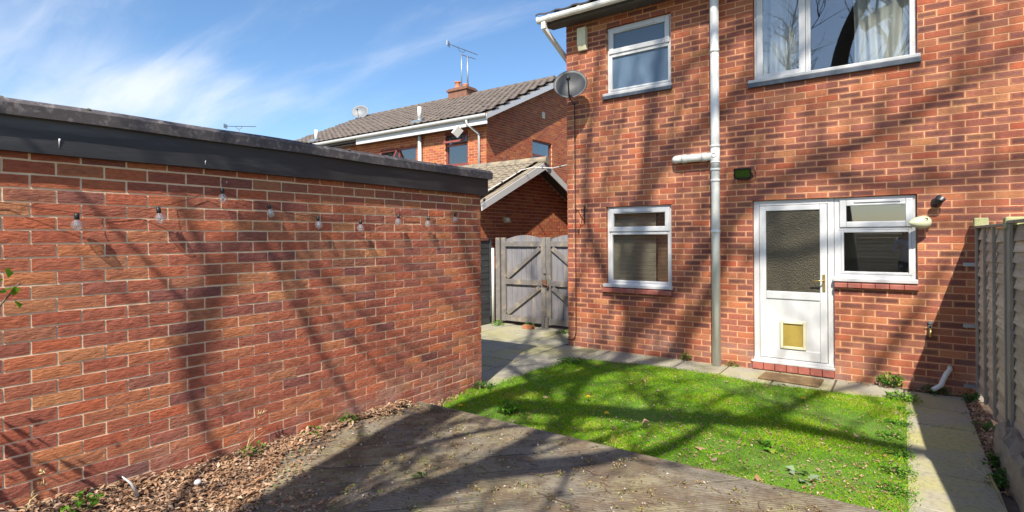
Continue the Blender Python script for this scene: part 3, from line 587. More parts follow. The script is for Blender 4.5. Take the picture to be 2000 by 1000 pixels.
kw = frame_window((-.633, .142, 1.128, 2.097), [(-.575, .11, 1.75, 2.062, .065)], [(-.535, .07, 1.245, 1.69)], GLASS, sill=(-.64, .15, 1.13, WHITE, .055, .035), trickle=(-.43, .0, 2.045), label='kitchen window beside the back door', fb=.095)
bar(kw, -.585, .097, 1.72, 1.747); m = MB(); m.box(-.588, -.56, .05, .11, 1.175, 2.05); m.build('mullion', WHITE, kw, bevel=.004, loc=(0, HY, 0))
for i in range(6):
    m = MB(); a = -.625 + i * .131; m.add([(a, -.05, 1.062), (a + .127, -.05, 1.062), (a + .127, .09, 1.07), (a, .09, 1.07), (a, -.055, 1.113), (a + .127, -.055, 1.113), (a + .127, .09, 1.124), (a, .09, 1.124)], [(3, 2, 1, 0), (4, 5, 6, 7), (0, 1, 5, 4), (1, 2, 6, 5), (2, 3, 7, 6), (3, 0, 4, 7)]); m.build('sill_tile', REDTILE, kw, bevel=.005, loc=(0, HY, 0))
# roof, eaves and pipes
def tile_mesh(w, L, mat, curved=True):
    m = MB(); n = 6; prof = [(-w / 2 + w * i / n, .022 * (max(0, math.cos((i / n - .2) * 2 * math.pi)) if curved else .2 * (i % 2))) for i in range(n + 1)]
    vs = [(x, 0, z + .03) for x, z in prof] + [(x, L, z + .005) for x, z in prof] + [(x, 0, z + .008) for x, z in prof]; k = n + 1
    m.add(vs, [(i, i + 1, k + i + 1, k + i) for i in range(n)] + [(2 * k + i, 2 * k + i + 1, i + 1, i) for i in range(n)]); me = m.mesh('tile'); me.materials.append(mat); return me
def tiles(parent, x0, x1, y_eave, z_eave, pitch, slope_len, mat, w=.3, gauge=.34, n_parts=300, face=-1, stagger=True, rows=None):
    """interlocking tiles on a slope rising away from y_eave (face=-1: slope faces -Y)"""
    me = tile_mesh(w * 1.03, gauge * 1.12, mat); nr = rows or int(slope_len / gauge); nc = int((x1 - x0) / w); sc = []; rot = (pitch, 0, 0) if face < 0 else (pitch, 0, math.pi)
    for r in range(nr):
        for c in range(nc):
            x = x0 + (c + .5 + (.5 if stagger and r % 2 else 0)) * w
            if x > x1: continue
            s = r * gauge; p = (x, y_eave - face * s * math.cos(pitch), z_eave + s * math.sin(pitch)); px, py, d = proj(p); vis = -30 < px < 2030 and -20 < py < 1000; sc.append(((1 / d if vis else 0), p))
    sc.sort(key=lambda a: -a[0]); V = np.array([v.co for v in me.vertices], np.float32); F = [tuple(p.vertices) for p in me.polygons]; AV = []; AF = []; b = 0
    Rm = np.array(Matrix.Rotation(math.pi if face > 0 else 0, 3, 'Z') @ Matrix.Rotation(pitch, 3, 'X'), np.float32)
    for i, (s, p) in enumerate(sc):
        jit = random.uniform(-.006, .006)
        if i < n_parts and s > 0:
            o = bpy.data.objects.new('tile', me); o.location = (p[0], p[1], p[2] + jit); o.rotation_euler = rot if face < 0 else (pitch, 0, math.pi); link(o, parent)
        else:
            AV.append(V @ Rm.T + np.array([p[0], p[1], p[2] + jit], np.float32)); AF.append(np.array(F) + b); b += len(V)
    if AV: np_mesh('tiling', np.concatenate(AV), np.concatenate(AF), mat, parent, kind='stuff')
PT = R(25); rs = MB(); EY, EZ = 6.93, 4.97
def roof_sheet(x0, x1, ye, ze, pitch, run, mat, parent, th=.06, back=True):
    m = MB(); zr = ze + run * math.tan(pitch); m.extrude([(x0, ye, ze), (x0, ye + run, zr)] + ([(x0, ye + 2 * run, ze)] if back else []) + ([(x0, ye + 2 * run, ze - th), (x0, ye + run, zr - th)] if back else [(x0, ye + run, zr - th)]) + [(x0, ye, ze - th)], (x1 - x0, 0, 0)); return m.build('roof', mat, parent)
hr = roof_sheet(-4.44, HX1 + .3, EY, EZ, PT, 4.36, TILE_D, house); tiles(hr, -4.46, HX1 + .3, EY - .04, EZ + .005, PT, 4.7, TILE_D, rows=5, n_parts=40)
m = MB(); m.box(-4.40, HX1, EY + .075, EY + .1, 4.865, 4.93); m.build('fascia_board', SOFFIT, house)
m = MB(); m.box(-4.40, HX1, EY + .101, HY - .003, 4.895, 4.91); m.build('soffit', SOFFIT, house)
m = MB(); m.extrude([(-4.43, EY + .05, 4.86), (-4.43, EY + .05, 4.96), (-4.43, EY + 4.36, 6.98), (-4.43, EY + 4.36, 6.83), (-4.43, EY + .4, 4.92)], (.03, 0, 0)); m.build('barge_board', SOFFIT, house)
gt = MB(); 
def gutter(x0, x1, yc, zt, w=.11, h=.075, n=8):
    m = MB(); prof = [(yc - w / 2 * math.cos(math.pi * i / n), zt - h * math.sin(math.pi * i / n) ** .7) for i in range(n + 1)]; inner = [(yc - (w / 2 - .006) * math.cos(math.pi * i / n), zt - (h - .006) * math.sin(math.pi * i / n) ** .7) for i in range(n, -1, -1)]
    m.extrude([(x0, y, z) for y, z in prof + inner], (x1 - x0, 0, 0)); return m
gut = gutter(-4.45, HX1, EY - .005, 4.96).build('gutter', WHITE_OLD, house)
for x in (-4.445, -4.24, -3.75, -2.9, -2.1, -1.2, -.3): m = gutter(x, x + .04, EY - .005, 4.966, .124, .084); m.build('gutter_joint', WHITE_OLD, gut)
m = MB(); m.obox((-4.34, EY, 4.9), (-4.34, EY, 4.79), .07, .07, (0, 1, 0)); m.obox((-4.34, EY, 4.80), (-4.23, HY + .3, 4.36), .062, .062); m.obox((-4.22, HY + .34, 4.40), (-4.22, HY + .34, .05), .062, .062, (0, 1, 0)); m.build('downpipe', WHITE_OLD, house, bevel=.006)
sp = empty('soil_pipe', (-1.935, HY, 0), parent=house); SX, SY = -1.935, HY - .085
m = MB(); m.tube([(SX, SY, .0), (SX, SY, 6.2)], .054, 20); m.build('pipe', PIPE, sp)
for z0, z1, r in ((1.70, 1.74, .058), (2.52, 2.82, .0575), (2.50, 2.53, .062), (2.60, 2.62, .061), (2.80, 2.83, .062), (2.36, 2.39, .060), (4.02, 4.06, .058)): m = MB(); m.tube([(SX, SY, z0), (SX, SY, z1)], r, 20); m.build('collar', PIPE, sp)
m = MB(); m.tube([(-2.46, HY - .0, 2.69), (-2.46, SY + .035, 2.69), (-2.445, SY + .008, 2.69), (-2.415, SY, 2.69), (SX, SY, 2.69)], [.052] * 5, 18); m.tube([(-2.36, SY, 2.69), (-2.3, SY, 2.69)], .058, 18); m.tube([(-2.1, SY, 2.69), (-2.04, SY, 2.69)], .058, 18); m.build('branch_pipe', PIPE_W, sp)
m = MB(); m.lathe([(.0, .0), (.022, 0), (.022, .012), (.028, .012), (.028, 0)], (SX, SY - .053, 2.70), (0, -1, 0)); m.build('access_cap', PIPE, sp)
m = MB(); m.tube([(.41, HY + .02, .27), (.41, HY - .06, .26), (.37, HY - .1, .2), (.33, HY - .15, .1), (.26, HY - .2, .055)], [.023, .023, .024, .024, .023], 14); m.build('waste_pipe', PIPE_W, house); 
# ------------------------------------------------------------------ garage
gar = empty('brick_garage', (GX, 1, 0), label='flat roofed red brick garage with black fascia', cat='garage')
GF = (GX, -3.0, math.pi / 2); GL = 7.72
gw = wall_sheet('wall', MORTAR_G, gar, 0, GL - .01, -.1, 2.3, [], GF, front=.006); brickwork(gw, brick_list(0, GL, 0, 2.25, [], phase=.3), GF, HI, GB_PART, GB_STUFF, 300, jit=1.5)
EF = (-7.0, 4.72, 0.0)
def back_frame(): return (GX, 4.72, math.pi)
gb = wall_sheet('end_wall', MORTAR_G, gar, .262, 3.2, -.1, 2.3, [(.42, 2.72, -.2, 2.02)], back_frame()); brickwork(gb, brick_list(.0, 3.2, 0, 2.25, [(.42, 2.72, -.2, 2.02)]), back_frame(), LO, GB_STUFF, GB_STUFF, 0)
m = MB(); m.box(GX - 3.2, GX - 2.95, -3, 4.7, -.1, 2.3); m.box(GX - 2.95, GX - .26, -3, -2.8, -.1, 2.3); m.build('far_wall', MORTAR_G, gar)
gd = empty('garage_door', (GX - 1.57, 4.65, 0), parent=gar)
for i in range(17): m = MB(); m.box(GX - 2.70, GX - .44, 4.60, 4.65 + .012 * (i % 2), .03 + i * .116, .03 + i * .116 + .113); m.build('door_board', ENDDOOR, gd, bevel=.006)
def wavy_bar(y0, y1, x, z0, z1, amp, n=90, seed=0, xin=None, top_bulge=0):
    """long board along Y with a slightly wandering lower and upper edge"""
    rg = random.Random(seed); m = MB(); vs = []; a, b, c = (rg.uniform(0, 6) for _ in range(3))
    for i in range(n + 1):
        y = y0 + (y1 - y0) * i / n; w = lambda f, p: amp * (math.sin(y * f + p) + .6 * math.sin(y * f * 2.7 + 2 * p))
        zt, zb = z1 + w(2.1, a), z0 + w(1.7, b); xo = x + .5 * w(3.1, c)
        vs += [(xin, y, zb), (xo, y, zb), (xo + (.006 if top_bulge else 0), y, zb + (zt - zb) * .7), (xo - .02 if top_bulge else xo, y, zt), (xin, y, zt + (.008 if top_bulge else 0))]
    F = [(i * 5 + j, i * 5 + (j + 1) % 5, (i + 1) * 5 + (j + 1) % 5, (i + 1) * 5 + j) for i in range(n) for j in range(5)]; m.add(vs, F + [(0, 1, 2, 3, 4), tuple(n * 5 + k for k in (4, 3, 2, 1, 0))]); return m
wavy_bar(-3.05, 4.765, GX + .055, 2.135, 2.325, .0025, seed=3, xin=GX + .005).build('fascia', FASCIA_B, gar)
m = MB(); m.box(GX - 3.25, GX + .055, 4.767, 4.79, 2.135, 2.325); m.build('end_fascia', FASCIA_B, gar)
wavy_bar(-3.08, 4.83, GX + .088, 2.315, 2.405, .004, 160, 5, GX - .12, 1).build('felt_edge', FELT, gar)
m = MB(); m.box(GX - 3.28, GX - .05, -3.06, 4.82, 2.30, 2.395); m.build('flat_roof', FELT, gar)
m = MB()
for i in range(60):
    y = random.uniform(-.5, 4.7); x = GX + random.uniform(.0, .08); s = random.uniform(.004, .014); m.lathe([(0, s * .8), (s * .8, s * .5), (s, 0)], (x, y, 2.40), n=5)
m.build('moss_tuft', simple('roof_moss', (.12, .11, .06), .95, .3, 40, .5, 200), gar)
for y, z, h in ((.98, 2.22, .05), (1.75, 2.185, .028)): m = MB(); m.tube([(GX + .056, y, z), (GX + .056, y - .002, z - h * .35), (GX + .056, y - .003, z - h)], [.006 * h / .05, .003, .001], 6); m.build('paint_drip', WHITE, gar)
# ------------------------------------------------------------------ neighbouring house
NX, NY = -9.3, 11.8; NX0 = -19.4
nb = empty('neighbour_house', (-14, NY, 0), label='neighbouring brick house with brown tiled roof and maroon windows', cat='house')
NWA = (-13.66, -12.03, 3.3, 4.5); NWB = (-10.83, -9.97, 3.75, 4.725); NWC = (-16.6, -14.9, 3.4, 4.35)
NFr = (0, NY, 0); nh = [NWA, NWB, NWC]
nw = wall_sheet('wall', MORTAR_H, nb, NX0, NX - .008, -.1, 5.0, nh, NFr); brickwork(nw, brick_list(NX0, NX, 2.2, 5.0, nh), NFr, LO, NB_STUFF, NB_STUFF, 0)
NGW = (2.32, 3.47, 3.525, 4.725)
NG = (NX, NY, math.pi / 2)
ng = wall_sheet('gable_wall', MORTAR_H, nb, .008, 8, -.1, 5.0, [NGW], NG, top=[(4, 6.87)])
brickwork(ng, brick_list(0, 8, 2.2, 6.9, [NGW], urange=lambda z: (0, 8) if z < 5 else ((z - 5) * 2.13 + .03, 8 - (z - 5) * 2.13 - .03)), NG, LO, NB_STUFF, NB_STUFF, 0)
m = MB(); m.box(NX0, NX - .26, NY + 7.75, NY + 8, -.1, 5); m.box(NX0, NX0 + .2, NY + .26, NY + 7.75, -.1, 5); m.extrude([(NX0, NY, 5), (NX0, NY + 4, 6.86), (NX0, NY + 8, 5)], (.2, 0, 0)); m.build('far_wall', NB_STUFF, nb)
m = MB(); m.box(NX0 + .3, NX - .3, NY + 2.5, NY + 2.6, 2.6, 5); m.box(NX0 + .3, NX - .3, NY + .3, NY + 7.6, 2.4, 2.6); m.box(NX0 + .3, NX - .3, NY + .3, NY + 7.6, 4.98, 5.02); m.box(NX - 2.6, NX - 2.5, NY + 2.6, NY + 7.6, 2.6, 4.98); m.build('partition', ROOM, nb)
NE = NY - .32
nr = roof_sheet(NX0 - .1, NX + .26, NE, 5.02, R(25.1), 4.32, TILE_N, nb, .05); tiles(nr, NX0 - .12, NX + .30, NE - .06, 5.03, R(25.1), 4.75, TILE_N, w=.26, gauge=.29)
m = MB()
for i in range(25): x = NX0 - .1 + i * .4; m.tube([(x, NE + 4.32, 7.03), (x + .41, NE + 4.32, 7.04)], .1, 10)
m.build('ridge', TILE_N, nr)
m = MB(); m.extrude([(NX + .265, NE - .02, 4.86), (NX + .265, NE - .02, 5.0), (NX + .265, NE + 4.32, 7.02), (NX + .265, NE + 8.64, 5.0), (NX + .265, NE + 8.64, 4.86), (NX + .265, NE + 4.32, 6.83)], (.025, 0, 0)); m.build('barge_board', WHITE, nb)
m = MB(); m.extrude([(NX + .0, NE - .02, 4.94), (NX + .0, NE + 4.32, 6.945), (NX, NE + 8.64, 4.94), (NX, NE + 8.64, 4.925), (NX, NE + 4.32, 6.93), (NX, NE - .02, 4.925)], (.264, 0, 0)); m.build('verge_soffit', SOFFIT, nb)
m = MB(); m.box(-14.5, NX + .26, NE + .02, NE + .05, 4.74, 4.98); m.build('fascia_board', WHITE, nb); m = MB(); m.box(NX0, -14.503, NE + .02, NE + .05, 4.84, 4.98); m.build('fascia_board', SOFFIT, nb); m = MB(); m.box(NX0, NX - .003, NE + .051, NY - .002, 4.78, 4.795); m.build('soffit', SOFFIT, nb)
gutter(NX0 - .1, NX + .29, NE - .035, 5.0, .12, .09).build('gutter', WHITE, nb)
m = MB(); m.tube([(-9.72, NE - .03, 4.95), (-9.72, NE - .03, 4.82), (-9.52, NY - .06, 4.55), (-9.52, NY - .06, 3.2)], .035, 10); m.build('downpipe', WHITE, nb)
for x, zt in ((-11.78, 5.62), (-16.95, 5.55)):
    m = MB(); m.tube([(x, NY - .1, 0), (x, NY - .1, 5.0)], .055, 12); m.tube([(x, NY - .1, 5.0), (x, NY - .1, zt)], .055, 12); m.tube([(x, NY - .1, zt - .36), (x, NY - .1, zt)], .062, 12); m.build('soil_pipe', PIPE_W, nb)
    m = MB(); m.box(x - .22, x + .22, NY - .25, NY + .12, 5.13, 5.2); m.build('flashing', METAL, nb)
def wood_window(rect, frame, bars, openers, ring_w=.06, mat=MAROON):
    """old timber window in wall frame coordinates"""
    ox, oy, ang = frame; a, b, c, d = rect; w = empty('window', (ox + math.cos(ang) * a, oy + math.sin(ang) * a, c), parent=nb)
    def place(mb, name, mt): o = mb.build(name, mt, None); o.location = (ox, oy, 0); o.rotation_euler = (0, 0, ang); o.parent = w; o.matrix_parent_inverse = wm(w).inverted()
    m = MB(); ring(m, a, b, c, d, ring_w, .04, .12)
    for q in bars: m.box(*q[:2], .045, .115, *q[2:])
    place(m, 'frame', mat); m = MB(); m.box(a + ring_w - .01, b - ring_w + .01, .07, .08, c + ring_w - .01, d - ring_w + .01); place(m, 'pane', GLASS)
    for (x0, x1, z0, z1, tilt) in openers:
        s = math.sin(tilt); k = math.cos(tilt); m = MB(); h = z1 - z0
        for (u0, u1, v0, v1) in ((x0, x1, 0, .07), (x0, x1, h - .05, h), (x0, x0 + .05, .07, h - .05), (x1 - .05, x1, .07, h - .05)):
            P = lambda u, v, t: (u, .03 - (h - v) * s - t * k, z1 - (h - v) * k + t * s * 0)
            m.add([P(u0, v0, 0), P(u1, v0, 0), P(u1, v1, 0), P(u0, v1, 0), P(u0, v0, .04), P(u1, v0, .04), P(u1, v1, .04), P(u0, v1, .04)], [(3, 2, 1, 0), (4, 5, 6, 7), (0, 1, 5, 4), (1, 2, 6, 5), (2, 3, 7, 6), (3, 0, 4, 7)])
        place(m, 'sash', mat); m = MB(); m.add([P(x0 + .04, .06, .02), P(x1 - .04, .06, .02), P(x1 - .04, h - .04, .02), P(x0 + .04, h - .04, .02)], [(0, 1, 2, 3)]); mm = m; mm.extrude([P(x0 + .04, .06, .018), P(x1 - .04, .06, .018), P(x1 - .04, h - .04, .018), P(x0 + .04, h - .04, .018)], (0, .006, 0)); place(mm, 'pane', GLASS)
    m = MB(); m.box(a - .03, b + .03, -.05, .05, c - .05, c + .002); place(m, 'sill', mat); return w
wood_window(NWB, NFr, [(-10.77, -10.03, 4.33, 4.39)], [(-10.79, -10.01, 4.36, 4.68, R(28))])
wood_window(NWA, NFr, [(-13.6, -12.09, 4.02, 4.09), (-12.86, -12.8, 4.09, 4.44), (-12.86, -12.8, 3.36, 4.02)], [(-13.62, -12.86, 4.06, 4.46, R(30))])
wood_window(NWC, NFr, [(-15.8, -15.74, 3.46, 4.29)], [], mat=WHITE)
wood_window(NGW, NG, [(2.38, 3.41, 4.22, 4.29)], [], .055)
m = MB(); m.box(NX + .001, NX + .02, NY + 2.87, NY + 3.03, 5.47, 5.67); m.build('air_vent', CREAM, nb)
ch = MB(); ch.box(-14.02, -13.1, 15.45, 16.0, 6.5, 7.22); ch.box(-14.07, -13.05, 15.40, 16.05, 7.22, 7.29); ch.box(-14.02, -13.1, 15.45, 16.0, 7.29, 7.34)
cho = ch.build('chimney', None, nr); cho.data.materials.append(simple('sooty_chimney_brick', (.21, .10, .065), .9, .3, 9, .7, 30, dirt=(.08, .06, .05), dirt_amt=.7, dscale=5))
for x, h in ((-13.75, .3), (-13.35, .14)): m = MB(); m.lathe([(.13, 0), (.14, .04), (.11, .08), (.1, h - .05), (.125, h - .03), (.125, h), (.09, h)], (x, 15.7, 7.33), n=14); m.build('chimney_pot', TERRA, nr)
# side extension with its mossy gable
EX = -6.7; ex = empty('neighbour_garage', (EX - 1.4, 10.2, 0), label='low brick garage with mossy gabled roof behind the gates', cat='garage')
XF = (EX, 8.12, math.pi / 2); xw = wall_sheet('wall', MORTAR_H, ex, 0, 4.2, -.1, 2.3, [], XF, top=[(2.1, 3.22)])
brickwork(xw, brick_list(0, 4.2, .6, 3.25, [], urange=lambda z: (0, 4.2) if z < 2.3 else ((z - 2.3) * 2.28 + .02, 4.2 - (z - 2.3) * 2.28 - .02)), XF, LO, NB_STUFF, NB_STUFF, 0)
m = MB(); m.box(NX, EX - .262, 8.12, 8.3, -.1, 2.3); m.box(NX, EX - .262, 12.1, 12.3, -.1, 2.3); m.build('side_wall', NB_STUFF, ex)
xr = roof_sheet(NX + .03, EX + .28, 8.0, 2.33, R(24.5), 2.22, TILE_M, ex, .05); tiles(xr, NX + .03, EX + .29, 7.95, 2.345, R(24.5), 2.4, TILE_M, w=.17, gauge=.17, n_parts=200, stagger=False)
m = MB()
for i in range(7): m.tube([(NX + .02 + i * .42, 10.22, 3.36), (NX + .02 + i * .42 + .43, 10.22, 3.365)], .09, 10)
m.build('ridge', TILE_M, xr)
m = MB(); m.extrude([(EX + .285, 7.97, 2.17), (EX + .285, 7.97, 2.3), (EX + .285, 10.22, 3.325), (EX + .285, 12.47, 2.3), (EX + .285, 12.47, 2.17), (EX + .285, 10.22, 3.16)], (.022, 0, 0)); m.build('barge_board', WHITE, ex)
m = MB(); m.extrude([(EX + .003, 7.99, 2.265), (EX + .003, 10.22, 3.275), (EX + .003, 12.45, 2.265), (EX + .003, 12.45, 2.25), (EX + .003, 10.22, 3.26), (EX + .003, 7.99, 2.25)], (.28, 0, 0)); m.build('verge_soffit', SOFFIT, ex)
m = MB(); m.box(EX - .0, EX + .05, 9.06, 9.14, 1.98, 2.08); m.lathe([(.03, .1), (.045, .1), (.08, 0), (.07, 0), (.03, .08)], (EX + .07, 9.1, 1.97), n=10); m.build('wall_lamp', CREAM, None, label='small cream wall lamp on the low gable above the gates', cat='wall lamp')
# far house whose aerial shows over the garage roof
fh = empty('far_house', (-25.5, 13, 0), label='far low house hidden behind the garage roof', cat='house')
m = MB(); m.box(-29, -22, 10.5, 15.5, -.1, 4.2); m.build('wall', simple('far_brick', (.30, .15, .10), .9, .15, 2), fh)
m = MB(); m.extrude([(-29.2, 10.2, 4.15), (-29.2, 13, 5.5), (-29.2, 15.8, 4.15)], (7.4, 0, 0)); m.build('roof', TILE_N, fh)
def yagi(name, base, top, boom_dir, L, label, els=9, mast_r=.02, el=.22, refl=True, bracket=True):
    a = empty(name, base, label=label, cat='aerial'); m = MB(); m.tube([base, (base[0], base[1], top)], mast_r, 8); m.build('mast', METAL, a)
    d = Vector(boom_dir).normalized(); c = Vector((base[0], base[1], top + (.14 if bracket else 0))); side = d.cross(Vector((0, 0, 1))).normalized(); m = MB(); m.obox(c - d * L * .45, c + d * L * .55, .02, .02)
    if bracket: m.tube([Vector((base[0], base[1], top)), c - d * .12 + Vector((0, 0, -.08)), c - d * .16], .008, 6); m.tube([Vector((base[0], base[1], top)), c + d * .12 + Vector((0, 0, -.08)), c + d * .14], .008, 6)
    m.build('boom', CABLE, a); m = MB()
    for i in range(els): p = c + d * L * (-.3 + .84 * i / (els - 1)); m.obox(p - side * el / 2, p + side * el / 2, .009, .009)
    m.build('element', METAL, a)
    if refl: m = MB(); m.obox(c - d * L * .46 + Vector((0, 0, -.09)), c - d * L * .46 + Vector((0, 0, .1)), .3, .03, up=d); m.build('reflector', METAL, a)
yagi('tv_aerial', (-13.55, 15.7, 7.3), 8.72, (.75, .3, -.36), 1.25, 'long television aerial on the taller chimney mast', refl=True)
yagi('tv_aerial', (-13.25, 15.7, 7.3), 8.5, (.75, .3, -.3), .6, 'short television aerial on the pale mast beside the chimney pot', 6, .03, .16, False, False)
yagi('tv_aerial', (-24.7, 13, 5.35), 6.72, (.82, .50, -.03), 1.45, 'television aerial poking above the black garage fascia', 10, .02, .2)
def dish(name, c, n, w, h, mat, label, arm, mount, boss=None):
    """offset dish: shallow bowl facing n, with feed arm"""
    n = Vector(n).normalized(); s = n.cross(Vector((0, 0, 1))).normalized(); u = s.cross(n); d = empty(name, mount[-1], label=label, cat='satellite dish'); m = MB(); k = 28; rings = 6; vs = [Vector(c) - n * .07]
    for r in range(1, rings + 1):
        t = r / rings
        for i in range(k): a = 2 * math.pi * i / k; vs.append(Vector(c) + s * math.cos(a) * t * w / 2 + u * math.sin(a) * t * h / 2 - n * .07 * (1 - t * t))
    F = [(0, 1 + i, 1 + (i + 1) % k) for i in range(k)] + [(1 + r * k + i, 1 + (r + 1) * k + i, 1 + (r + 1) * k + (i + 1) % k, 1 + r * k + (i + 1) % k) for r in range(rings - 1) for i in range(k)]
    m.add(vs, F, True); o = m.build('reflector', mat, d); md = o.modifiers.new('t', 'SOLIDIFY'); md.thickness = .008
    b = Vector(c) - u * h * .5; f = Vector(c) + n * arm - u * h * .18; m = MB(); m.tube([b - n * .04, b + n * .08 - u * .02, f], .011, 8); m.build('feed_arm', BLACKP, d)
    m = MB(); m.lathe([(.0, 0), (.028, 0), (.032, .05), (.02, .06), (.02, .1), (0, .1)], f + n * .03, (Vector(c) - f).normalized(), 12); m.build('receiver', BLACKP, d)
    m = MB(); m.tube([Vector(c) - n * .075] + [Vector(p) for p in mount], .018, 8); m.build('bracket', BLACKP if mat is DISH else METAL, d)
dish('satellite_dish', (-3.9, 6.93, 3.89), (.36, -.86, .30), .50, .47, DISH, 'dark grey satellite dish on the house corner', .26, [(-4.0, 7.1, 3.88), (-4.05, HY - .0, 3.86)])
dish('satellite_dish', (-19.0, 15.3, 7.16), (.5, -.8, .28), .75, .62, DISH_L, 'pale satellite dish on the far end of the neighbouring roof', .35, [(-19.1, 15.55, 7.0), (-19.1, 15.55, 6.8)])
# ------------------------------------------------------------------ gates
gy = 8.45
def gate(x0, x1, left, label):
    g = empty('timber_gate', ((x0 + x1) / 2, gy, 0), label=label, cat='gate', group='pair of driveway gates'); n = 9; w = (x1 - x0) / n
    for i in range(n):
        a = x0 + i * w; t = (i + .5) / n; zt = 1.60 + .105 * math.sin(math.pi * t); zl = 1.60 + .105 * math.sin(math.pi * i / n); zr2 = 1.60 + .105 * math.sin(math.pi * (i + 1) / n)
        m = MB(); zb = .06 + random.uniform(-.01, .01); y0 = gy + random.uniform(0, .003); m.extrude([(a + .002, y0, zb), (a + w - .002, y0, zb), (a + w - .002, y0, zr2), (a + .002, y0, zl)], (0, .018, 0)); m.build('plank', GATEW, g, bevel=.003)
    for (a, b, c, d) in ((x0, x0 + .1, .06, 1.66), (x1 - .1, x1, .06, 1.66)): m = MB(); m.box(a, b, gy - .046, gy - .001, c, d); m.build('stile', GATEF, g, bevel=.004)
    for (c, d) in ((.07, .18), (.77, .87), (1.49, 1.59)): m = MB(); m.box(x0 + .101, x1 - .101, gy - .044, gy - .001, c, d); m.build('rail', GATEF, g, bevel=.004)
    for z0, z1 in ((.18, .77), (.87, 1.49)):
        a, b = (x0 + .13, x1 - .13) if left else (x1 - .13, x0 + .13); m = MB(); m.obox((a, gy - .022, z0 + .03), (b, gy - .022, z1 - .03), .04, .085); m.build('brace', GATEF, g, bevel=.004)
    return g
gl = gate(-6.28, -5.275, True, 'left weathered grey timber gate with diagonal braces'); gr = gate(-5.265, -4.26, False, 'right weathered grey timber gate partly hidden by the house corner')
m = MB(); m.box(-5.335, -5.245, gy - .075, gy - .047, .8, .88); m.tube([(-5.33, gy - .08, .80), (-5.2, gy - .08, .79)], .012, 8); m.lathe([(.02, 0), (.03, .01), (.03, .03), (.015, .03)], (-5.21, gy - .11, .77), (0, 1, 0), 12); m.build('latch', RUST, gl)
m = MB(); m.box(-5.31, -5.25, gy - .07, gy - .047, 1.0, 1.1); m.build('lock_plate', GATEF, gl)
for x in (-6.36, -4.235):
    m = MB(); m.box(x - .05, x + .05, gy - .06, gy + .05, -.2, 1.66 if x < -5 else 1.6); m.build('gate_post', GATEF, None, bevel=.006, label='weathered timber gate post at the ' + ('hinge side of the left gate' if x < -5 else 'house corner'), cat='post')
m = MB(); m.tube([(-6.43, gy - .12, 0), (-6.43, gy - .12, 1.46)], .03, 12); m.build('white_pipe', PIPE_W, None, label='white upright plastic pipe beside the left gate post', cat='pipe')
m = MB(); m.box(-5.34, -5.28, gy - .09, gy - .047, .0, .22); m.box(-5.27, -5.21, gy - .09, gy - .047, .0, .2); m.build('timber_stop', GATEF, None, label='two short upright wooden blocks at the foot of the gates', cat='block')
m = MB(); m.box(-5.62, -5.42, gy - .3, gy - .2, 0, .065); m.build('loose_brick', HB_STUFF, None, bevel=.006, label='loose orange brick lying on the paving by the gates', cat='brick')
df = empty('dark_fence', (-6.52, 7.9, 0), label='dark painted overlap fence panel between garage and gates', cat='fence')
for i in range(12): m = MB(); z = .18 + i * .118; m.add([(-6.47, 6.6, z), (-6.47, 8.25, z), (-6.455, 8.25, z - .01), (-6.455, 6.6, z - .01), (-6.47, 6.6, z + .13), (-6.47, 8.25, z + .13), (-6.462, 8.25, z + .13), (-6.462, 6.6, z + .13)], [(3, 2, 1, 0), (4, 5, 6, 7), (0, 1, 5, 4), (1, 2, 6, 5), (2, 3, 7, 6), (3, 0, 4, 7)]); m.build('slat', DARKF, df)
m = MB(); m.box(-6.49, -6.445, 6.6, 8.25, 0, .17); m.build('gravel_board', DARKF, df)
for y in (7.78, 8.27): m = MB(); m.box(-6.485, -6.435, y, y + .035, .15, 1.63); m.build('batten', MOSSW if y < 8 else DARKF, df)
m = MB(); m.box(-6.49, -6.43, 6.6, 8.31, 1.631, 1.65); m.build('capping', DARKF, df)
# ------------------------------------------------------------------ fence on the right
def fence_panel(p0, p1, label, zb, zt, seed):
    rg = random.Random(seed); p0, p1 = Vector((*p0, 0)), Vector((*p1, 0)); d = (p1 - p0); L = d.length; d.normalize(); nrm = Vector((0, 0, 1)).cross(d) * -1.0
    if nrm.x > 0: nrm = -nrm                                  # towards the path
    f = empty('woven_fence', tuple((p0 + p1) / 2 + Vector((0, 0, zb))), label=label, cat='fence', group='woven fence panels by the side path'); n = int(math.ceil((zt - zb - .015) / .088))
    for i in range(n):
        z = zb + i * (zt - zb - .09) / (n - 1); seg = 14; vs = []; ph = rg.uniform(0, 6); am = rg.uniform(.002, .006); amz = rg.uniform(.004, .012)
        for k in range(seg + 1):
            t = k / seg; p = p0 + d * (L * t); wv = am * math.sin(t * 9 + ph) ; dz = amz * math.sin(t * 7 + ph * 2); off = .034 + wv
            for o_, zz in ((off, z - .012 + dz), (.006 + wv, z + .112 + dz), (-.008 + wv, z + .112 + dz), (-.008 + wv, z - .012 + dz)): q = p + nrm * o_; vs.append((q.x, q.y, zz))
        m = MB(); m.add(vs, [(k * 4 + j, k * 4 + (j + 1) % 4, (k + 1) * 4 + (j + 1) % 4, (k + 1) * 4 + j) for k in range(seg) for j in range(4)] + [(0, 1, 2, 3), tuple(seg * 4 + j for j in (3, 2, 1, 0))]); m.build('slat', FENCEW, f)
    for t in (.02, .33, .64, .97): a = p0 + d * (L * t) + nrm * .042; m = MB(); m.obox((a.x, a.y, zb - .03), (a.x, a.y, zt + .02), .036, .022, up=nrm); m.build('batten', FENCEP, f, bevel=.003)
    a, b = p0 + nrm * .03, p1 + nrm * .03; m = MB(); m.obox((a.x, a.y, zt + .032), (b.x, b.y, zt + .032), .06, .022); m.build('capping', FENCEP, f, bevel=.003)
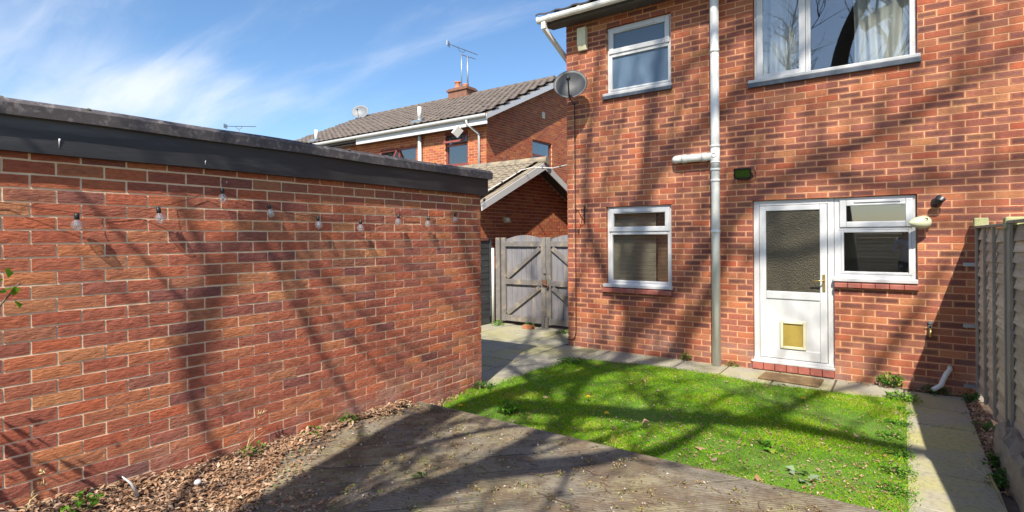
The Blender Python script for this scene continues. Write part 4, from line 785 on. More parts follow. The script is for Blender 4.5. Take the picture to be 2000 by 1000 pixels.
fence_panel((.655, 7.128), (.70, 5.567), 'woven fence panel nearest the house wall', .12, 1.70, 1); fence_panel((.704, 5.473), (.80, 3.588), 'woven fence panel at the right edge of the view', .16, 1.72, 2); fence_panel((.81, 3.492), (1.0, 1.65), 'woven fence panel out of view beside the deck', .16, 1.72, 3)
def post(x, y, zt, mat, label, cap=True, w=.09):
    p = empty('fence_post', (x, y, 0), label=label, cat='post'); m = MB(); m.box(x - w / 2, x + w / 2, y - w / 2, y + w / 2, -.2, zt); m.build('shaft', FENCEP, p, bevel=.005)
    if cap: m = MB(); m.box(x - w * .7, x + w * .7, y - w * .7, y + w * .7, zt + .001, zt + .09); m.build('cap', mat, p, bevel=.01)
post(.655, 7.17, 1.735, MOSSW, 'pale topped fence post fixed to the house wall', True, .08); post(.70, 5.52, 1.70, MOSSW, 'mossy capped fence post between the two panels'); post(.805, 3.54, 1.72, MOSSW, 'fence post beyond the right edge of the view')
for z in (1.35, .72, .1): m = MB(); m.box(.52, .62, HY - .03, HY - .006, z - .018, z + .018); m.build('fixing_bracket', METAL, None, label='galvanised bracket holding the fence post to the wall, ' + {1.35: 'topmost', .72: 'middle', .1: 'lowest'}[z] + ' of three', cat='bracket')
m = MB(); n = 14; vs = [(.93, 6.25 + .36 * math.cos(math.pi * i / n), 1.70 + .13 * math.sin(math.pi * i / n)) for i in range(n + 1)]; m.tube(vs, .045, 10); m.tube([(.93, 6.61, 1.7), (.93, 6.61, 0)], .04, 10); m.tube([(.93, 5.89, 1.7), (.93, 5.89, 0)], .04, 10); m.build('white_arch', WHITE, None, label='white curved top of a frame standing behind the fence', cat='frame')
# raised edging and block at the foot of the fence
def rough_block(name, x0, x1, y0, y1, z1, mat, label, cat, amp=.018, n=16, seed=2):
    rg = np.random.default_rng(seed); m = MB(); vs = []; prof = [(x0, -.05), (x0 - .008, z1 * .5), (x0 + .012, z1 * .93), (x0 + .05, z1), ((x0 + x1) / 2, z1 + .012), (x1 - .02, z1), (x1, z1 * .8), (x1, -.05)]
    for i in range(n + 1):
        y = y0 + (y1 - y0) * i / n
        for (x, z) in prof: vs.append((x + rg.normal(0, amp * .5), y + (rg.normal(0, amp * .4)), z + (rg.normal(0, amp * .5) if z > 0 else 0)))
    k = len(prof); m.add(vs, [(i * k + j, i * k + (j + 1) % k, (i + 1) * k + (j + 1) % k, (i + 1) * k + j) for i in range(n) for j in range(k)] + [tuple(range(k)), tuple(n * k + j for j in range(k - 1, -1, -1))]); return m.build(name, mat, None, label=label, cat=cat)
rough_block('edging_block', .57, .74, 3.98, 5.5, .24, STONE, 'weathered brown grey edging block beside the path under the fence', 'edging')
rough_block('wood_block', .56, .72, 3.6, 3.95, .2, PALEW, 'pale cut timber block at the bottom right corner', 'block', .004, 4, 3)
# ------------------------------------------------------------------ things fixed to the house wall
m = MB(); x0, x1, z0, z1 = -3.945, -3.795, 4.46, 4.80; y = HY - .008; d = .075
m.add([(x0, y, z0), (x1, y, z0), (x1, y, z1), (x0, y, z1), (x0 + .006, y - d * .5, z0 + .002), (x1 - .006, y - d * .5, z0 + .002), (x1 - .006, y - d, z0 + .1), (x0 + .006, y - d, z0 + .1), (x1 - .006, y - d, z1 - .006), (x0 + .006, y - d, z1 - .006)],
      [(0, 3, 2, 1), (0, 1, 5, 4), (4, 5, 6, 7), (7, 6, 8, 9), (9, 8, 2, 3), (0, 4, 7, 9, 3), (1, 2, 8, 6, 5)]); m.build('alarm_box', CREAM, None, bevel=.006, label='yellowed white alarm box under the eaves by the house corner', cat='alarm box')
fl = empty('floodlight', (-1.6, HY, 2.4), label='small black floodlight with greenish glass between pipe and door', cat='floodlight')
c = Vector((-1.60, HY - .11, 2.44)); tl = Matrix.Rotation(R(22), 3, 'X')
def tb(mb, x0, x1, y0, y1, z0, z1): b = MB(); b.box(x0, x1, y0, y1, z0, z1); mb.add([tuple(c + tl @ Vector(v)) for v in b.v], b.f)
m = MB(); tb(m, -.1, .1, 0, .035, -.065, .065); m.build('body', BLACKP, fl, bevel=.006)
m = MB(); tb(m, -.1, .1, -.012, -.001, .05, .065); tb(m, -.1, .1, -.012, -.001, -.065, -.05); tb(m, -.1, -.085, -.012, -.001, -.05, .05); tb(m, .085, .1, -.012, -.001, -.05, .05); m.build('bezel', BLACKP, fl)
m = MB(); tb(m, -.084, .084, -.006, -.002, -.049, .049); m.build('glass', GREEN_G, fl)
m = MB(); m.tube([c + Vector((-.108, .02, 0)), c + Vector((-.11, .06, -.05)), c + Vector((-.03, .1, -.07)), c + Vector((.03, .1, -.07)), c + Vector((.11, .06, -.05)), c + Vector((.108, .02, 0))], .007, 6); m.build('bracket', BLACKP, fl)
m = MB(); m.tube([c + Vector((.05, .03, -.06)), c + Vector((.14, .05, -.1)), c + Vector((.13, .1, .02)), c + Vector((.12, .11, .04))], .005, 6); m.build('cable', CABLE, fl)
sl = empty('black_spotlight', (.31, HY, 2.0), label='small black wall spotlight right of the kitchen window', cat='spotlight')
m = MB(); m.lathe([(0, .02), (.045, .02), (.05, 0)], (.31, HY, 2.0), (0, -1, 0), 16); m.build('base', BLACKP, sl)
m = MB(); m.tube([(.31, HY - .01, 2.0), (.31, HY - .06, 1.99)], .015, 8); m.lathe([(0, -.05), (.035, -.05), (.04, .03), (.045, .06), (.04, .06), (.03, .03), (0, .03)], (.315, HY - .085, 2.0), (.35, -.4, .5), 16); m.build('head', BLACKP, sl)
pr = empty('security_sensor', (.2, HY, 1.78), label='olive cream egg shaped sensor hanging in front of the kitchen window corner', cat='sensor')
ax = Vector((-.80, -.58, -.05)).normalized(); o = Vector((.235, HY - .08, 1.795)); m = MB(); m.lathe([(0, -.0), (.055, .0), (.066, .025), (.068, .06), (.062, .10), (.05, .14), (.032, .175), (.012, .198), (0, .202)], o, ax, 24); m.build('shell', PIRC, pr)
m = MB(); m.tube([(.24, HY, 1.77), (.24, HY - .05, 1.77), tuple(o + ax * .02)], .022, 10); m.build('arm', BLACKP, pr)
m = MB(); m.lathe([(.0, -.004), (.012, -.004), (.016, .0), (.012, .006)], o + ax * .045 + Vector((.02, -.062, .03)), (.2, -1, .3), 10); m.build('lens', BLACKP, pr)
hb = empty('basket_bracket', (-3.88, HY, 1.9), label='black wrought iron hanging basket bracket by the house corner', cat='bracket')
m = MB(); m.obox((-3.87, HY - .012, 1.87), (-3.87, HY - .012, 2.13), .022, .006, (0, 1, 0)); m.build('back_plate', BLACKP, hb)
m = MB(); m.tube([(-3.87, HY - .012, 2.07), (-3.87, HY - .15, 2.06), (-3.87, HY - .27, 2.05)], .006, 6); pts = [(-3.87, HY - .27 - .03 * math.sin(a), 2.05 + .03 * math.cos(a)) for a in [i * .7 for i in range(9)]]; m.tube(pts, .006, 6); m.tube([(-3.87, HY - .013, 1.9), (-3.87, HY - .09, 1.94), (-3.87, HY - .2, 2.05)], .006, 6); m.build('arm', BLACKP, hb)
m = MB(); pts = [(-4.02, HY - .02, 3.7), (-4.021, HY - .013, 2.9), (-4.02, HY - .013, 1.6), (-4.023, HY - .012, .6), (-4.025, HY - .014, .22), (-4.05, HY - .014, .12), (-4.1, HY - .014, .09), (-4.175, HY - .01, .09)]; m.tube(pts, .006, 6); m.tube([(-4.0, HY - .2, 3.75), (-4.01, HY - .06, 3.66), (-4.02, HY - .02, 3.7)], .005, 6); m.build('dish_cable', CABLE, None, label='black cable running down the wall from the satellite dish', cat='cable')
tp = empty('garden_tap', (.25, HY, .6), label='small metal garden tap low on the wall near the fence', cat='tap')
m = MB(); m.tube([(.25, HY, .66), (.25, HY - .07, .66), (.25, HY - .085, .63), (.25, HY - .085, .58)], .012, 8); m.build('spout', BRASS, tp); m = MB(); m.box(.235, .265, HY - .02, HY - .004, .60, .74); m.build('back_plate', METAL, tp); m = MB(); m.tube([(.22, HY - .05, .71), (.28, HY - .05, .71)], .006, 6); m.tube([(.25, HY - .05, .67), (.25, HY - .05, .71)], .007, 6); m.build('handle', BLACKP, tp)
m = MB(); m.tube([(-2.42, HY + .01, 2.98), (-2.42, HY - .05, 2.985), (-2.42, HY - .055, 3.0)], .005, 6); m.build('wall_hook', METAL, None, label='tiny hook in the wall above the white branch pipe', cat='hook')
dm = MB(); a = [(-1.37, 6.96), (-.73, 7.08), (-.71, 6.72), (-1.30, 6.62)]; dm.prism([(-1.36, 6.78), (-.74, 6.74), (-.72, 7.1), (-1.34, 7.13)], .004, .018); dm.build('doormat', MAT, None, bevel=.004, label='worn brown doormat on the slabs below the back door', cat='doormat')
# ------------------------------------------------------------------ string of bulbs on the garage
BX = GX + .055
bulbs = [(1.055, 1.745), (1.475, 1.795), (1.86, 1.94), (2.205, 1.85), (2.61, 1.77), (3.02, 1.75), (3.445, 1.81), (3.83, 1.80), (4.23, 1.85), (4.70, 2.03)]
st = empty('string_lights', (GX + .02, 2.6, 1.8), label='string of clear round bulbs hung along the garage wall', cat='string lights')
def bulb(y, z):
    b = empty('bulb', (BX, y, z), parent=st); tilt = Vector((random.uniform(-.05, .2), random.uniform(-.25, .25), 1)).normalized(); o = Vector((BX, y, z))
    m = MB(); m.lathe([(0, -.033), (.014, -.030), (.026, -.018), (.030, 0), (.026, .016), (.016, .028), (.0115, .034)], o, tilt, 18); m.build('glass', GLASS_B, b)
    m = MB(); m.lathe([(.010, .033), (.0125, .035), (.0125, .066), (.005, .07), (0, .07)], o, tilt, 12); m.build('cap', BLACKP, b)
    m = MB(); m.lathe([(.0025, .03), (.004, .01), (.008, -.004), (.002, -.012)], o, tilt, 8); m.build('filament', METAL, b); return o + tilt * .07
tops = [bulb(y, z) for y, z in bulbs]
pts = [Vector((GX + .012, -.6, 1.80)), Vector((GX + .012, .3, 1.85)), Vector((GX + .012, .75, 1.86))]; prev = None
hooks = {2: (1.87, 2.06), 6: (3.42, 1.93)}
for i, t_ in enumerate(tops):
    if prev is not None:
        for s in (.25, .5, .75): q = prev.lerp(t_, s); pts.append(Vector((GX + .012, q.y, q.z - .02 * math.sin(s * math.pi) * (1 + .4 * math.sin(i * 2.3)))))
    pts.append(t_); prev = t_
m = MB(); m.tube(pts, .0015, 6); m.build('cable', CABLE, st)
for y, z in ((1.9, 2.05), (3.5, 1.92)): m = MB(); m.tube([(GX - .01, y, z), (GX + .03, y, z), (GX + .035, y, z + .012)], .003, 6); m.build('hook', METAL, st)
# pale cable looped from the neighbour's roof to the house
pts = [(-6.62, 8.16, 2.47), (-6.52, 8.5, 2.66), (-6.46, 9.0, 2.9), (-6.44, 9.35, 3.07), (-6.2, 9.45, 3.12), (-5.4, 8.9, 2.98), (-4.7, 8.3, 2.93), (-4.18, 7.9, 2.95)]
m = MB(); m.tube(pts, .012, 6); lo = m.build('festoon_cable', WCABLE, None, label='pale cable with dark clips strung from the mossy roof to the house', cat='cable')
for q in [(-6.57, 8.33, 2.57), (-6.49, 8.72, 2.77), (-6.45, 9.18, 2.985), (-5.8, 9.18, 3.05), (-5.05, 8.6, 2.955)]: m = MB(); m.lathe([(0, -.025), (.022, -.018), (.022, .018), (0, .025)], q, (1, .3, 0), 8); m.build('clip', BLACKP, lo)
lampn = empty('security_light', (-9.75, NY - .1, 4.6), label='pale floodlight under the neighbouring eaves', cat='floodlight'); m = MB(); m.obox((-9.95, NE - .02, 4.72), (-10.08, NE - .12, 4.52), .22, .07, (1, .0, .3)); m.build('body', PIPE, lampn); m = MB(); m.tube([(-9.95, NE + .02, 4.76), (-9.96, NE - .03, 4.70)], .02, 6); m.build('bracket', METAL, lampn)

# ------------------------------------------------------------------ plants and litter
def leaf_cloud(P, size, rnd, flat=.5, aspect=.5, bend=.25, dirs=None):
    """bent leaf faces (two quads each) at points P"""
    n = len(P); a = RNG.uniform(0, 2 * np.pi, n); el = RNG.normal(0, flat, n); L = size
    d = np.stack([np.cos(a) * np.cos(el), np.sin(a) * np.cos(el), np.sin(el)], 1) if dirs is None else dirs
    r = RNG.normal(0, 1, (n, 3)); r[:, 2] = r[:, 2] * .3 * flat; s = np.cross(d, np.array([0, 0, 1.0]) + RNG.normal(0, flat * .6, (n, 3))); s /= np.linalg.norm(s, axis=1, keepdims=True) + 1e-9; u = np.cross(s, d)
    Lx = L[:, None]; w = (L * aspect)[:, None] / 2; b = (L * bend * RNG.uniform(-.3, 1, n))[:, None]
    c0 = P; c1 = P + d * Lx * .5 + u * b; c2 = P + d * Lx
    V = np.stack([c0, c1 - s * w + u * b * .5, c2, c1 + s * w + u * b * .5, c1 * .5 + (c0 + c2) * .25 - u * b * .2], 1).reshape(-1, 3); i = np.arange(n)[:, None] * 5
    F = np.concatenate([i + np.array([[0, 1, 4]]), i + np.array([[1, 2, 4]]), i + np.array([[2, 3, 4]]), i + np.array([[3, 0, 4]])]); return V, F, np.repeat(rnd, 5)
def litter(name, P, size, mat, label, flat=.45, cat='leaf litter', aspect=.6, bend=.3):
    V, F, r = leaf_cloud(P, size, RNG.uniform(0, 1, len(P)), flat, aspect, bend); np_mesh(name, V, F, mat, rnd=r, kind='stuff', label=label, cat=cat)
# mound of soil under the leaves along the garage
def mound_h(x, y):
    w = np.interp(y, [-2, .6, 1.2, 1.5, 1.8, 2.15, 2.6, 3.5], [1.25, 1.2, .95, .74, .45, .18, .09, .06]); hgt = np.interp(y, [-2, .6, 1.0, 1.6, 2.2, 3.0, 3.6], [.2, .15, .11, .05, .02, .012, .01]); t = np.clip((x - GX) / w, 0, 1.3); return DZ - .008 + hgt * (1 - t) ** 1 * (t < 1) - .03 * (t > 1)
xs = np.linspace(GX + .002, GX + 1.3, 26); ys = np.linspace(-2.3, 3.6, 60); X, Y = np.meshgrid(xs, ys); Z = mound_h(X, Y) + .01 * np.sin(X * 23) * np.sin(Y * 19); V = np.stack([X.ravel(), Y.ravel(), Z.ravel()], 1); n = len(xs)
np_mesh('leaf_mound', V, [(j * n + i, j * n + i + 1, (j + 1) * n + i + 1, (j + 1) * n + i) for j in range(len(ys) - 1) for i in range(n - 1)], SOIL, smooth=True, kind='structure')
n = 22000; Y = RNG.uniform(-.6, 3.55, n); w = np.interp(Y, [-2, .6, 1.2, 1.5, 1.8, 2.15, 2.6, 3.5], [1.3, 1.25, 1.1, .85, .55, .24, .10, .08]); X = GX + .015 + w * np.abs(RNG.beta(1, 1.25, n)) * 1.15
far = RNG.uniform(0, 1, n) < .12; X = np.where(far, GX + .05 + w * RNG.uniform(.6, 2.2, n), X); keep = RNG.uniform(0, 1, n) < np.interp(Y, [0, 1.8, 2.2, 3.5], [1, 1, .4, .22]); X, Y = X[keep], Y[keep]; Z = np.maximum(mound_h(X, Y), DZ) + RNG.uniform(.002, .028, len(X))
litter('leaf_litter', np.stack([X, Y, Z], 1), RNG.uniform(.014, .05, len(X)), LEAFD, 'heap of dry brown leaves along the garage wall', .32, aspect=.5, bend=.18)
n = 11000; X = RNG.uniform(GX, .1, n); Y = RNG.uniform(.6, 3.58, n); keep = RNG.uniform(0, 1, n) < np.clip(1.15 - (X - GX) / 3.2, .3, 1) ; X, Y = X[keep], Y[keep]
litter('deck_litter', np.stack([X, Y, np.full(len(X), DZ + .005)], 1), RNG.uniform(.007, .028, len(X)) * RNG.uniform(.5, 1.2, len(X)), MOSSD, 'scattered catkins and crumbs on the deck', .3, 'debris')
n = 150; cx_ = RNG.uniform(-3.5, -.2, n); cy_ = RNG.uniform(1.0, 3.5, n); X = (cx_[:, None] + RNG.normal(0, .022, (n, 26))).ravel(); Y = (cy_[:, None] + RNG.normal(0, .02, (n, 26))).ravel(); litter('moss_litter', np.stack([X, Y, DZ + .004 + RNG.uniform(0, .012, len(X))], 1), RNG.uniform(.008, .02, len(X)), MOSSD, 'little tufts of fallen moss and catkins on the deck', .8, 'debris')
n = 8500; X = RNG.uniform(-3.7, .05, n); Y = RNG.uniform(3.66, 6.6, n); dens = np.clip(.28 + .8 * np.exp(-(((X + .6) / 1.1) ** 2 + ((Y - 4.2) / .8) ** 2)) + .25 * (np.sin(X * 4 + Y * 3) > .5), 0, 1); keep = (RNG.uniform(0, 1, n) < dens) & inpoly(X, Y, LAWN_POLY); X, Y = X[keep], Y[keep]
litter('lawn_litter', np.stack([X, Y, lawn_h(X, Y) + RNG.uniform(.006, .022, len(X))], 1), np.where(RNG.uniform(0, 1, len(X)) < .005, RNG.uniform(.05, .085, len(X)), RNG.uniform(.008, .03, len(X))), LEAFD, 'scattered dry leaves lying on the lawn', .3)
n = 900; t_ = RNG.uniform(0, 1, n); X = np.concatenate([RNG.normal(.565, .035, 500), GX + .03 + np.abs(RNG.normal(0, .06, 250)), RNG.uniform(-.5, .6, 150)]); Y = np.concatenate([RNG.uniform(4.6, 7.2, 500), RNG.uniform(3.62, 4.75, 250), RNG.uniform(7.14, 7.27, 150)])
litter('edge_litter', np.stack([X, Y, RNG.uniform(.0, .02, n)], 1), RNG.uniform(.02, .045, n), LEAFD, 'dry leaves and stalks gathered along the path edge and wall foot', .5)
def weed(x, y, z, n, r, h, size, label, mat=None, name='weed', aspect=.7, cat='weed'):
    mat = mat or WEEDL; w = empty(name, (x, y, z), label=label, cat=cat); ang = RNG.uniform(0, 2 * np.pi, n); rad = r * np.sqrt(RNG.uniform(0, 1, n)); hh = h * (1 - .55 * (rad / r) ** 2) * RNG.uniform(.35, 1, n); P = np.stack([x + np.cos(ang) * rad, y + np.sin(ang) * rad, z + hh], 1)
    V, F, rr = leaf_cloud(P, RNG.uniform(.6, 1.2, n) * size, np.clip(RNG.normal(.55, .22, n), 0, 1), .45, aspect, .25); np_mesh('leaves', V, F, mat, w, rnd=rr)
    m = MB()
    for i in range(0, n, 2): m.tube([(x + (P[i, 0] - x) * .25, y + (P[i, 1] - y) * .25, z - .01), tuple((np.array([x, y, z]) * .35 + P[i] * .65)), tuple(P[i])], [.0022, .0018, .001], 3, cap=False)
    m.build('stems', DARKWEED, w, fix=False); return w
weed(-2.98, 4.12, .02, 120, .10, .13, .045, 'bushy dandelion clump at the near edge of the lawn')
weed(GX + .07, 2.86, DZ, 34, .08, .09, .035, 'green weed at the garage wall foot, farthest of the row on the deck'); weed(GX + .06, 2.55, DZ, 30, .09, .06, .03, 'low green weed at the garage wall foot, between two others'); weed(GX + .08, 2.05, DZ + .01, 40, .10, .07, .032, 'green weed at the garage wall foot where the leaf heap begins')
weed(-3.55, 1.02, DZ + .10, 20, .08, .10, .055, 'ivy sprig growing from the leaf heap by the garage')
weed(-2.5, 2.47, DZ + .004, 5, .04, .012, .10, 'long green leaves lying on the middle of the deck', name='fallen_sprig', aspect=.35, cat='sprig')
weed(-.10, 7.20, .01, 150, .13, .17, .035, 'bright green leafy weed against the wall right of the door'); weed(.0, 6.68, .01, 170, .15, .07, .035, 'leafy weed spreading over the corner of the lawn and path')
weed(.28, 7.17, 0, 90, .13, .10, .033, 'shaded weed under the white waste pipe', DARKWEED); weed(.56, 7.02, 0, 80, .08, .12, .033, 'shaded weed at the foot of the fence post', DARKWEED); weed(.57, 6.1, 0, 40, .08, .06, .04, 'small weed on the path edge under the fence', DARKWEED)
weed(.54, 5.15, 0, 60, .06, .12, .04, 'green weed beside the edging block', DARKWEED); weed(.54, 4.75, 0, 90, .07, .14, .04, 'larger green weed beside the edging block, nearer the view', DARKWEED)
weed(-6.2, 8.2, 0, 60, .14, .10, .05, 'green weed at the foot of the left gate post'); weed(-5.6, 8.33, 0, 40, .12, .08, .05, 'small weed under the left gate'); weed(-4.7, 8.25, 0, 60, .2, .05, .05, 'weed under the right gate')
weed(-2.35, 7.24, 0, 36, .07, .12, .035, 'small weed at the wall left of the soil pipe'); weed(-1.75, 7.24, 0, 34, .08, .07, .03, 'small weed at the wall right of the soil pipe'); weed(-3.55, 6.2, .01, 120, .16, .07, .04, 'bright clover patch at the far corner of the lawn'); weed(GX + .12, 4.62, .01, 70, .12, .10, .04, 'dark weed at the garage corner', DARKWEED); weed(-3.68, 3.72, .01, 36, .07, .06, .04, 'small weed where deck, lawn and garage meet')
for i, y in enumerate((3.85, 4.25, 4.6, 5.0, 5.4, 5.8, 6.2)): weed(-.03 + random.uniform(-.05, .02), y, .01, 90, .11, .04, .024, 'low leafy weed on the lawn edge beside the path, ' + ('nearest', 'second', 'third', 'fourth', 'fifth', 'sixth', 'farthest')[i] + ' from the deck')
weed(-.85, 4.55, .015, 22, .09, .03, .07, 'flat rosette of green leaves in the sunny lawn'); weed(-.55, 4.15, .012, 12, .08, .012, .075, 'pale grey green rosette flattened on the lawn near the deck', attr_mat('pale_rosette', [(0, (.16, .24, .13)), (1, (.26, .34, .2))], .8, .2))
def dandelion(x, y, where):
    d = empty('dandelion', (x, y, .015), label='yellow dandelion flower ' + where, cat='dandelion', group='dandelions on the lawn'); z = random.uniform(.045, .07)
    m = MB()
    for r_, zz in ((.022, .0), (.017, .006), (.010, .011)):
        for k in range(14): a = 2 * math.pi * k / 14 + zz * 90; b = a + .2; m.add([(x, y, z + zz * .5), (x + math.cos(a) * r_, y + math.sin(a) * r_, z + zz), (x + math.cos(b) * r_ * 1.06, y + math.sin(b) * r_ * 1.06, z + zz), (x + math.cos(b + .2) * r_, y + math.sin(b + .2) * r_, z + zz)], [(0, 1, 2, 3)])
    m.build('flower', YELLOW, d, fix=False); m = MB(); m.tube([(x, y, 0), (x + .004, y, z)], .002, 5); m.build('stem', DARKWEED, d)
for x, y, w_ in ((-2.56, 4.87, 'in the shade left of the middle of the lawn'), (-2.98, 4.12, 'on the bushy clump beside the deck'), (-2.18, 4.5, 'half hidden at the start of the dark shadow band'), (-3.15, 5.83, 'nearer of the two by the far corner of the lawn'), (-3.12, 6.17, 'farther of the two by the far corner of the lawn'), (-.79, 6.02, 'on the sunny lawn in front of the door'), (-3.45, 3.95, 'by the garage wall near the deck corner')): dandelion(x, y, w_)
# twigs
def twig(x, y, a, L, label=None, mb=None, z=DZ + .006):
    pts = []; px, py = x, y
    for i in range(6): pts.append((px, py, z + random.uniform(0, .012))); a += random.uniform(-.35, .35); px += math.cos(a) * L / 5; py += math.sin(a) * L / 5
    m = mb or MB(); r0 = .0018 + L * .0055; m.tube(pts, [r0, r0 * .95, r0 * .85, r0 * .75, r0 * .6, r0 * .4], 5)
    for k in (2, 3, 4):
        if random.random() < .55: b = a + random.choice((-1, 1)) * random.uniform(.5, 1.1); q = Vector(pts[k]); m.tube([q, q + Vector((math.cos(b), math.sin(b), .12)) * L * .14, q + Vector((math.cos(b + .3), math.sin(b + .3), .1)) * L * .28], [r0 * .6, r0 * .5, r0 * .3], 4)
    if label: m.build('twig', TWIGM, None, label=label, cat='twig', group='fallen twigs on the deck')
for x, y, a, L, lb in ((-2.62, 2.62, .3, .26, 'grey twig beside the long green leaves on the deck'), (-2.28, 3.02, .35, .32, 'long reddish twig in a lit patch of the deck'), (-1.72, 3.18, -.5, .2, 'forked twig near the sunlit part of the deck'), (-1.78, 2.72, .2, .3, 'stout twig on the dark middle of the deck'), (-1.5, 3.05, -.9, .16, 'thin bent twig on the sunlit part of the deck'), (-1.95, 2.9, .5, .26, 'curved twig left of the stout twig'), (-1.2, 2.7, .9, .26, 'twig among moss near the bottom edge of the view'), (-.95, 2.85, .2, .26, 'twig at the bottom right of the deck'), (-3.2, 2.15, .6, .35, 'dark twig in the shade near the leaf heap')): twig(x, y, a, L, lb)
mb = MB()
for i in range(75): twig(random.uniform(-3.6, -.2), random.uniform(1.3, 3.45), random.uniform(0, 6.28), random.uniform(.05, .15), mb=mb)
for i in range(12): twig(random.uniform(-3.4, -.1), random.uniform(3.75, 6.0), random.uniform(0, 6.28), random.uniform(.06, .16), mb=mb, z=.03)
mb.build('twig_litter', TWIGM, None, kind='stuff', label='small broken twigs scattered over deck and lawn', cat='twigs')
m = MB(); m.tube([(-3.55, 1.27, DZ + .07), (-3.56, 1.24, DZ + .15), (-3.57, 1.2, DZ + .2)], [.008, .007, .003], 8); m.build('plastic_stake', WHITE, None, label='short white plastic stake stuck in the leaf heap', cat='stake')
m = MB(); m.lathe([(0, .016), (.015, .013), (.023, 0), (.018, -.008)], (-3.45, 1.55, DZ + .07), n=9); m.build('pebble', WHITE, None, label='white pebble lying on the leaf heap', cat='pebble')
def stalks(x, y, z, label, n=5, h=.3, dirv=(-.6, .3)):
    m = MB()
    for i in range(n): a = random.uniform(-.25, .25); L = h * random.uniform(.5, 1.1); m.tube([(x, y, z), (x + dirv[0] * L * .4 + a * .1, y + dirv[1] * L * .4, z + L * .5), (x + dirv[0] * L + a * .3, y + dirv[1] * L + a * .2, z + L * (.7 + a))], [.0022, .0018, .001], 4)
    for i in range(10): q = Vector((x + dirv[0] * h * random.uniform(.7, 1), y + dirv[1] * h * random.uniform(.7, 1.1), z + h * random.uniform(.5, .9))); m.tube([q, q + Vector((random.uniform(-.03, .03), random.uniform(-.03, .03), random.uniform(-.01, .03)))], [.004, .001], 4)
    m.build('dry_stalk', STRAW, None, label=label, cat='dry plant')
stalks(.5, 4.45, 0, 'dry straw coloured weed stalk leaning over the side path', 4, .28); stalks(GX + .1, .82, DZ + .12, 'dry brown grass stalks against the garage wall by the leaf heap', 4, .22, (.1, .3)); stalks(GX + .06, 2.0, DZ + .02, 'thin dry stalks leaning on the garage wall', 4, .3, (.05, .4))
# leafy shrub just beyond the left edge, one sprig reaching into view
sh = empty('shrub', (-3.45, .25, DZ), label='green leafy shrub sprig reaching in at the left edge', cat='shrub')
m = MB(); br = [[(-3.45, .25, DZ), (-3.45, .4, .8), (-3.4, .62, 1.3), (-3.33, .72, 1.47)], [(-3.45, .25, DZ), (-3.5, .1, .9), (-3.5, .0, 1.5)], [(-3.45, .25, DZ), (-3.35, .3, .7), (-3.2, .2, 1.2)]]
for b in br: m.tube(b, [.012, .009, .006, .003][:len(b)], 6)
m.build('stem', TWIGM, sh); P = np.array([(-3.33 + RNG.normal(0, .03), .70 + RNG.normal(0, .025), 1.44 + RNG.normal(0, .04)) for _ in range(7)] + [(-3.45 + RNG.normal(0, .12), .1 + RNG.normal(0, .13), 1.1 + RNG.normal(0, .3)) for _ in range(90)])
V, F, rr = leaf_cloud(P, RNG.uniform(.04, .065, len(P)), RNG.uniform(.3, .9, len(P)), .6, .75, .2); np_mesh('leaves', V, F, WEEDL, sh, rnd=rr)
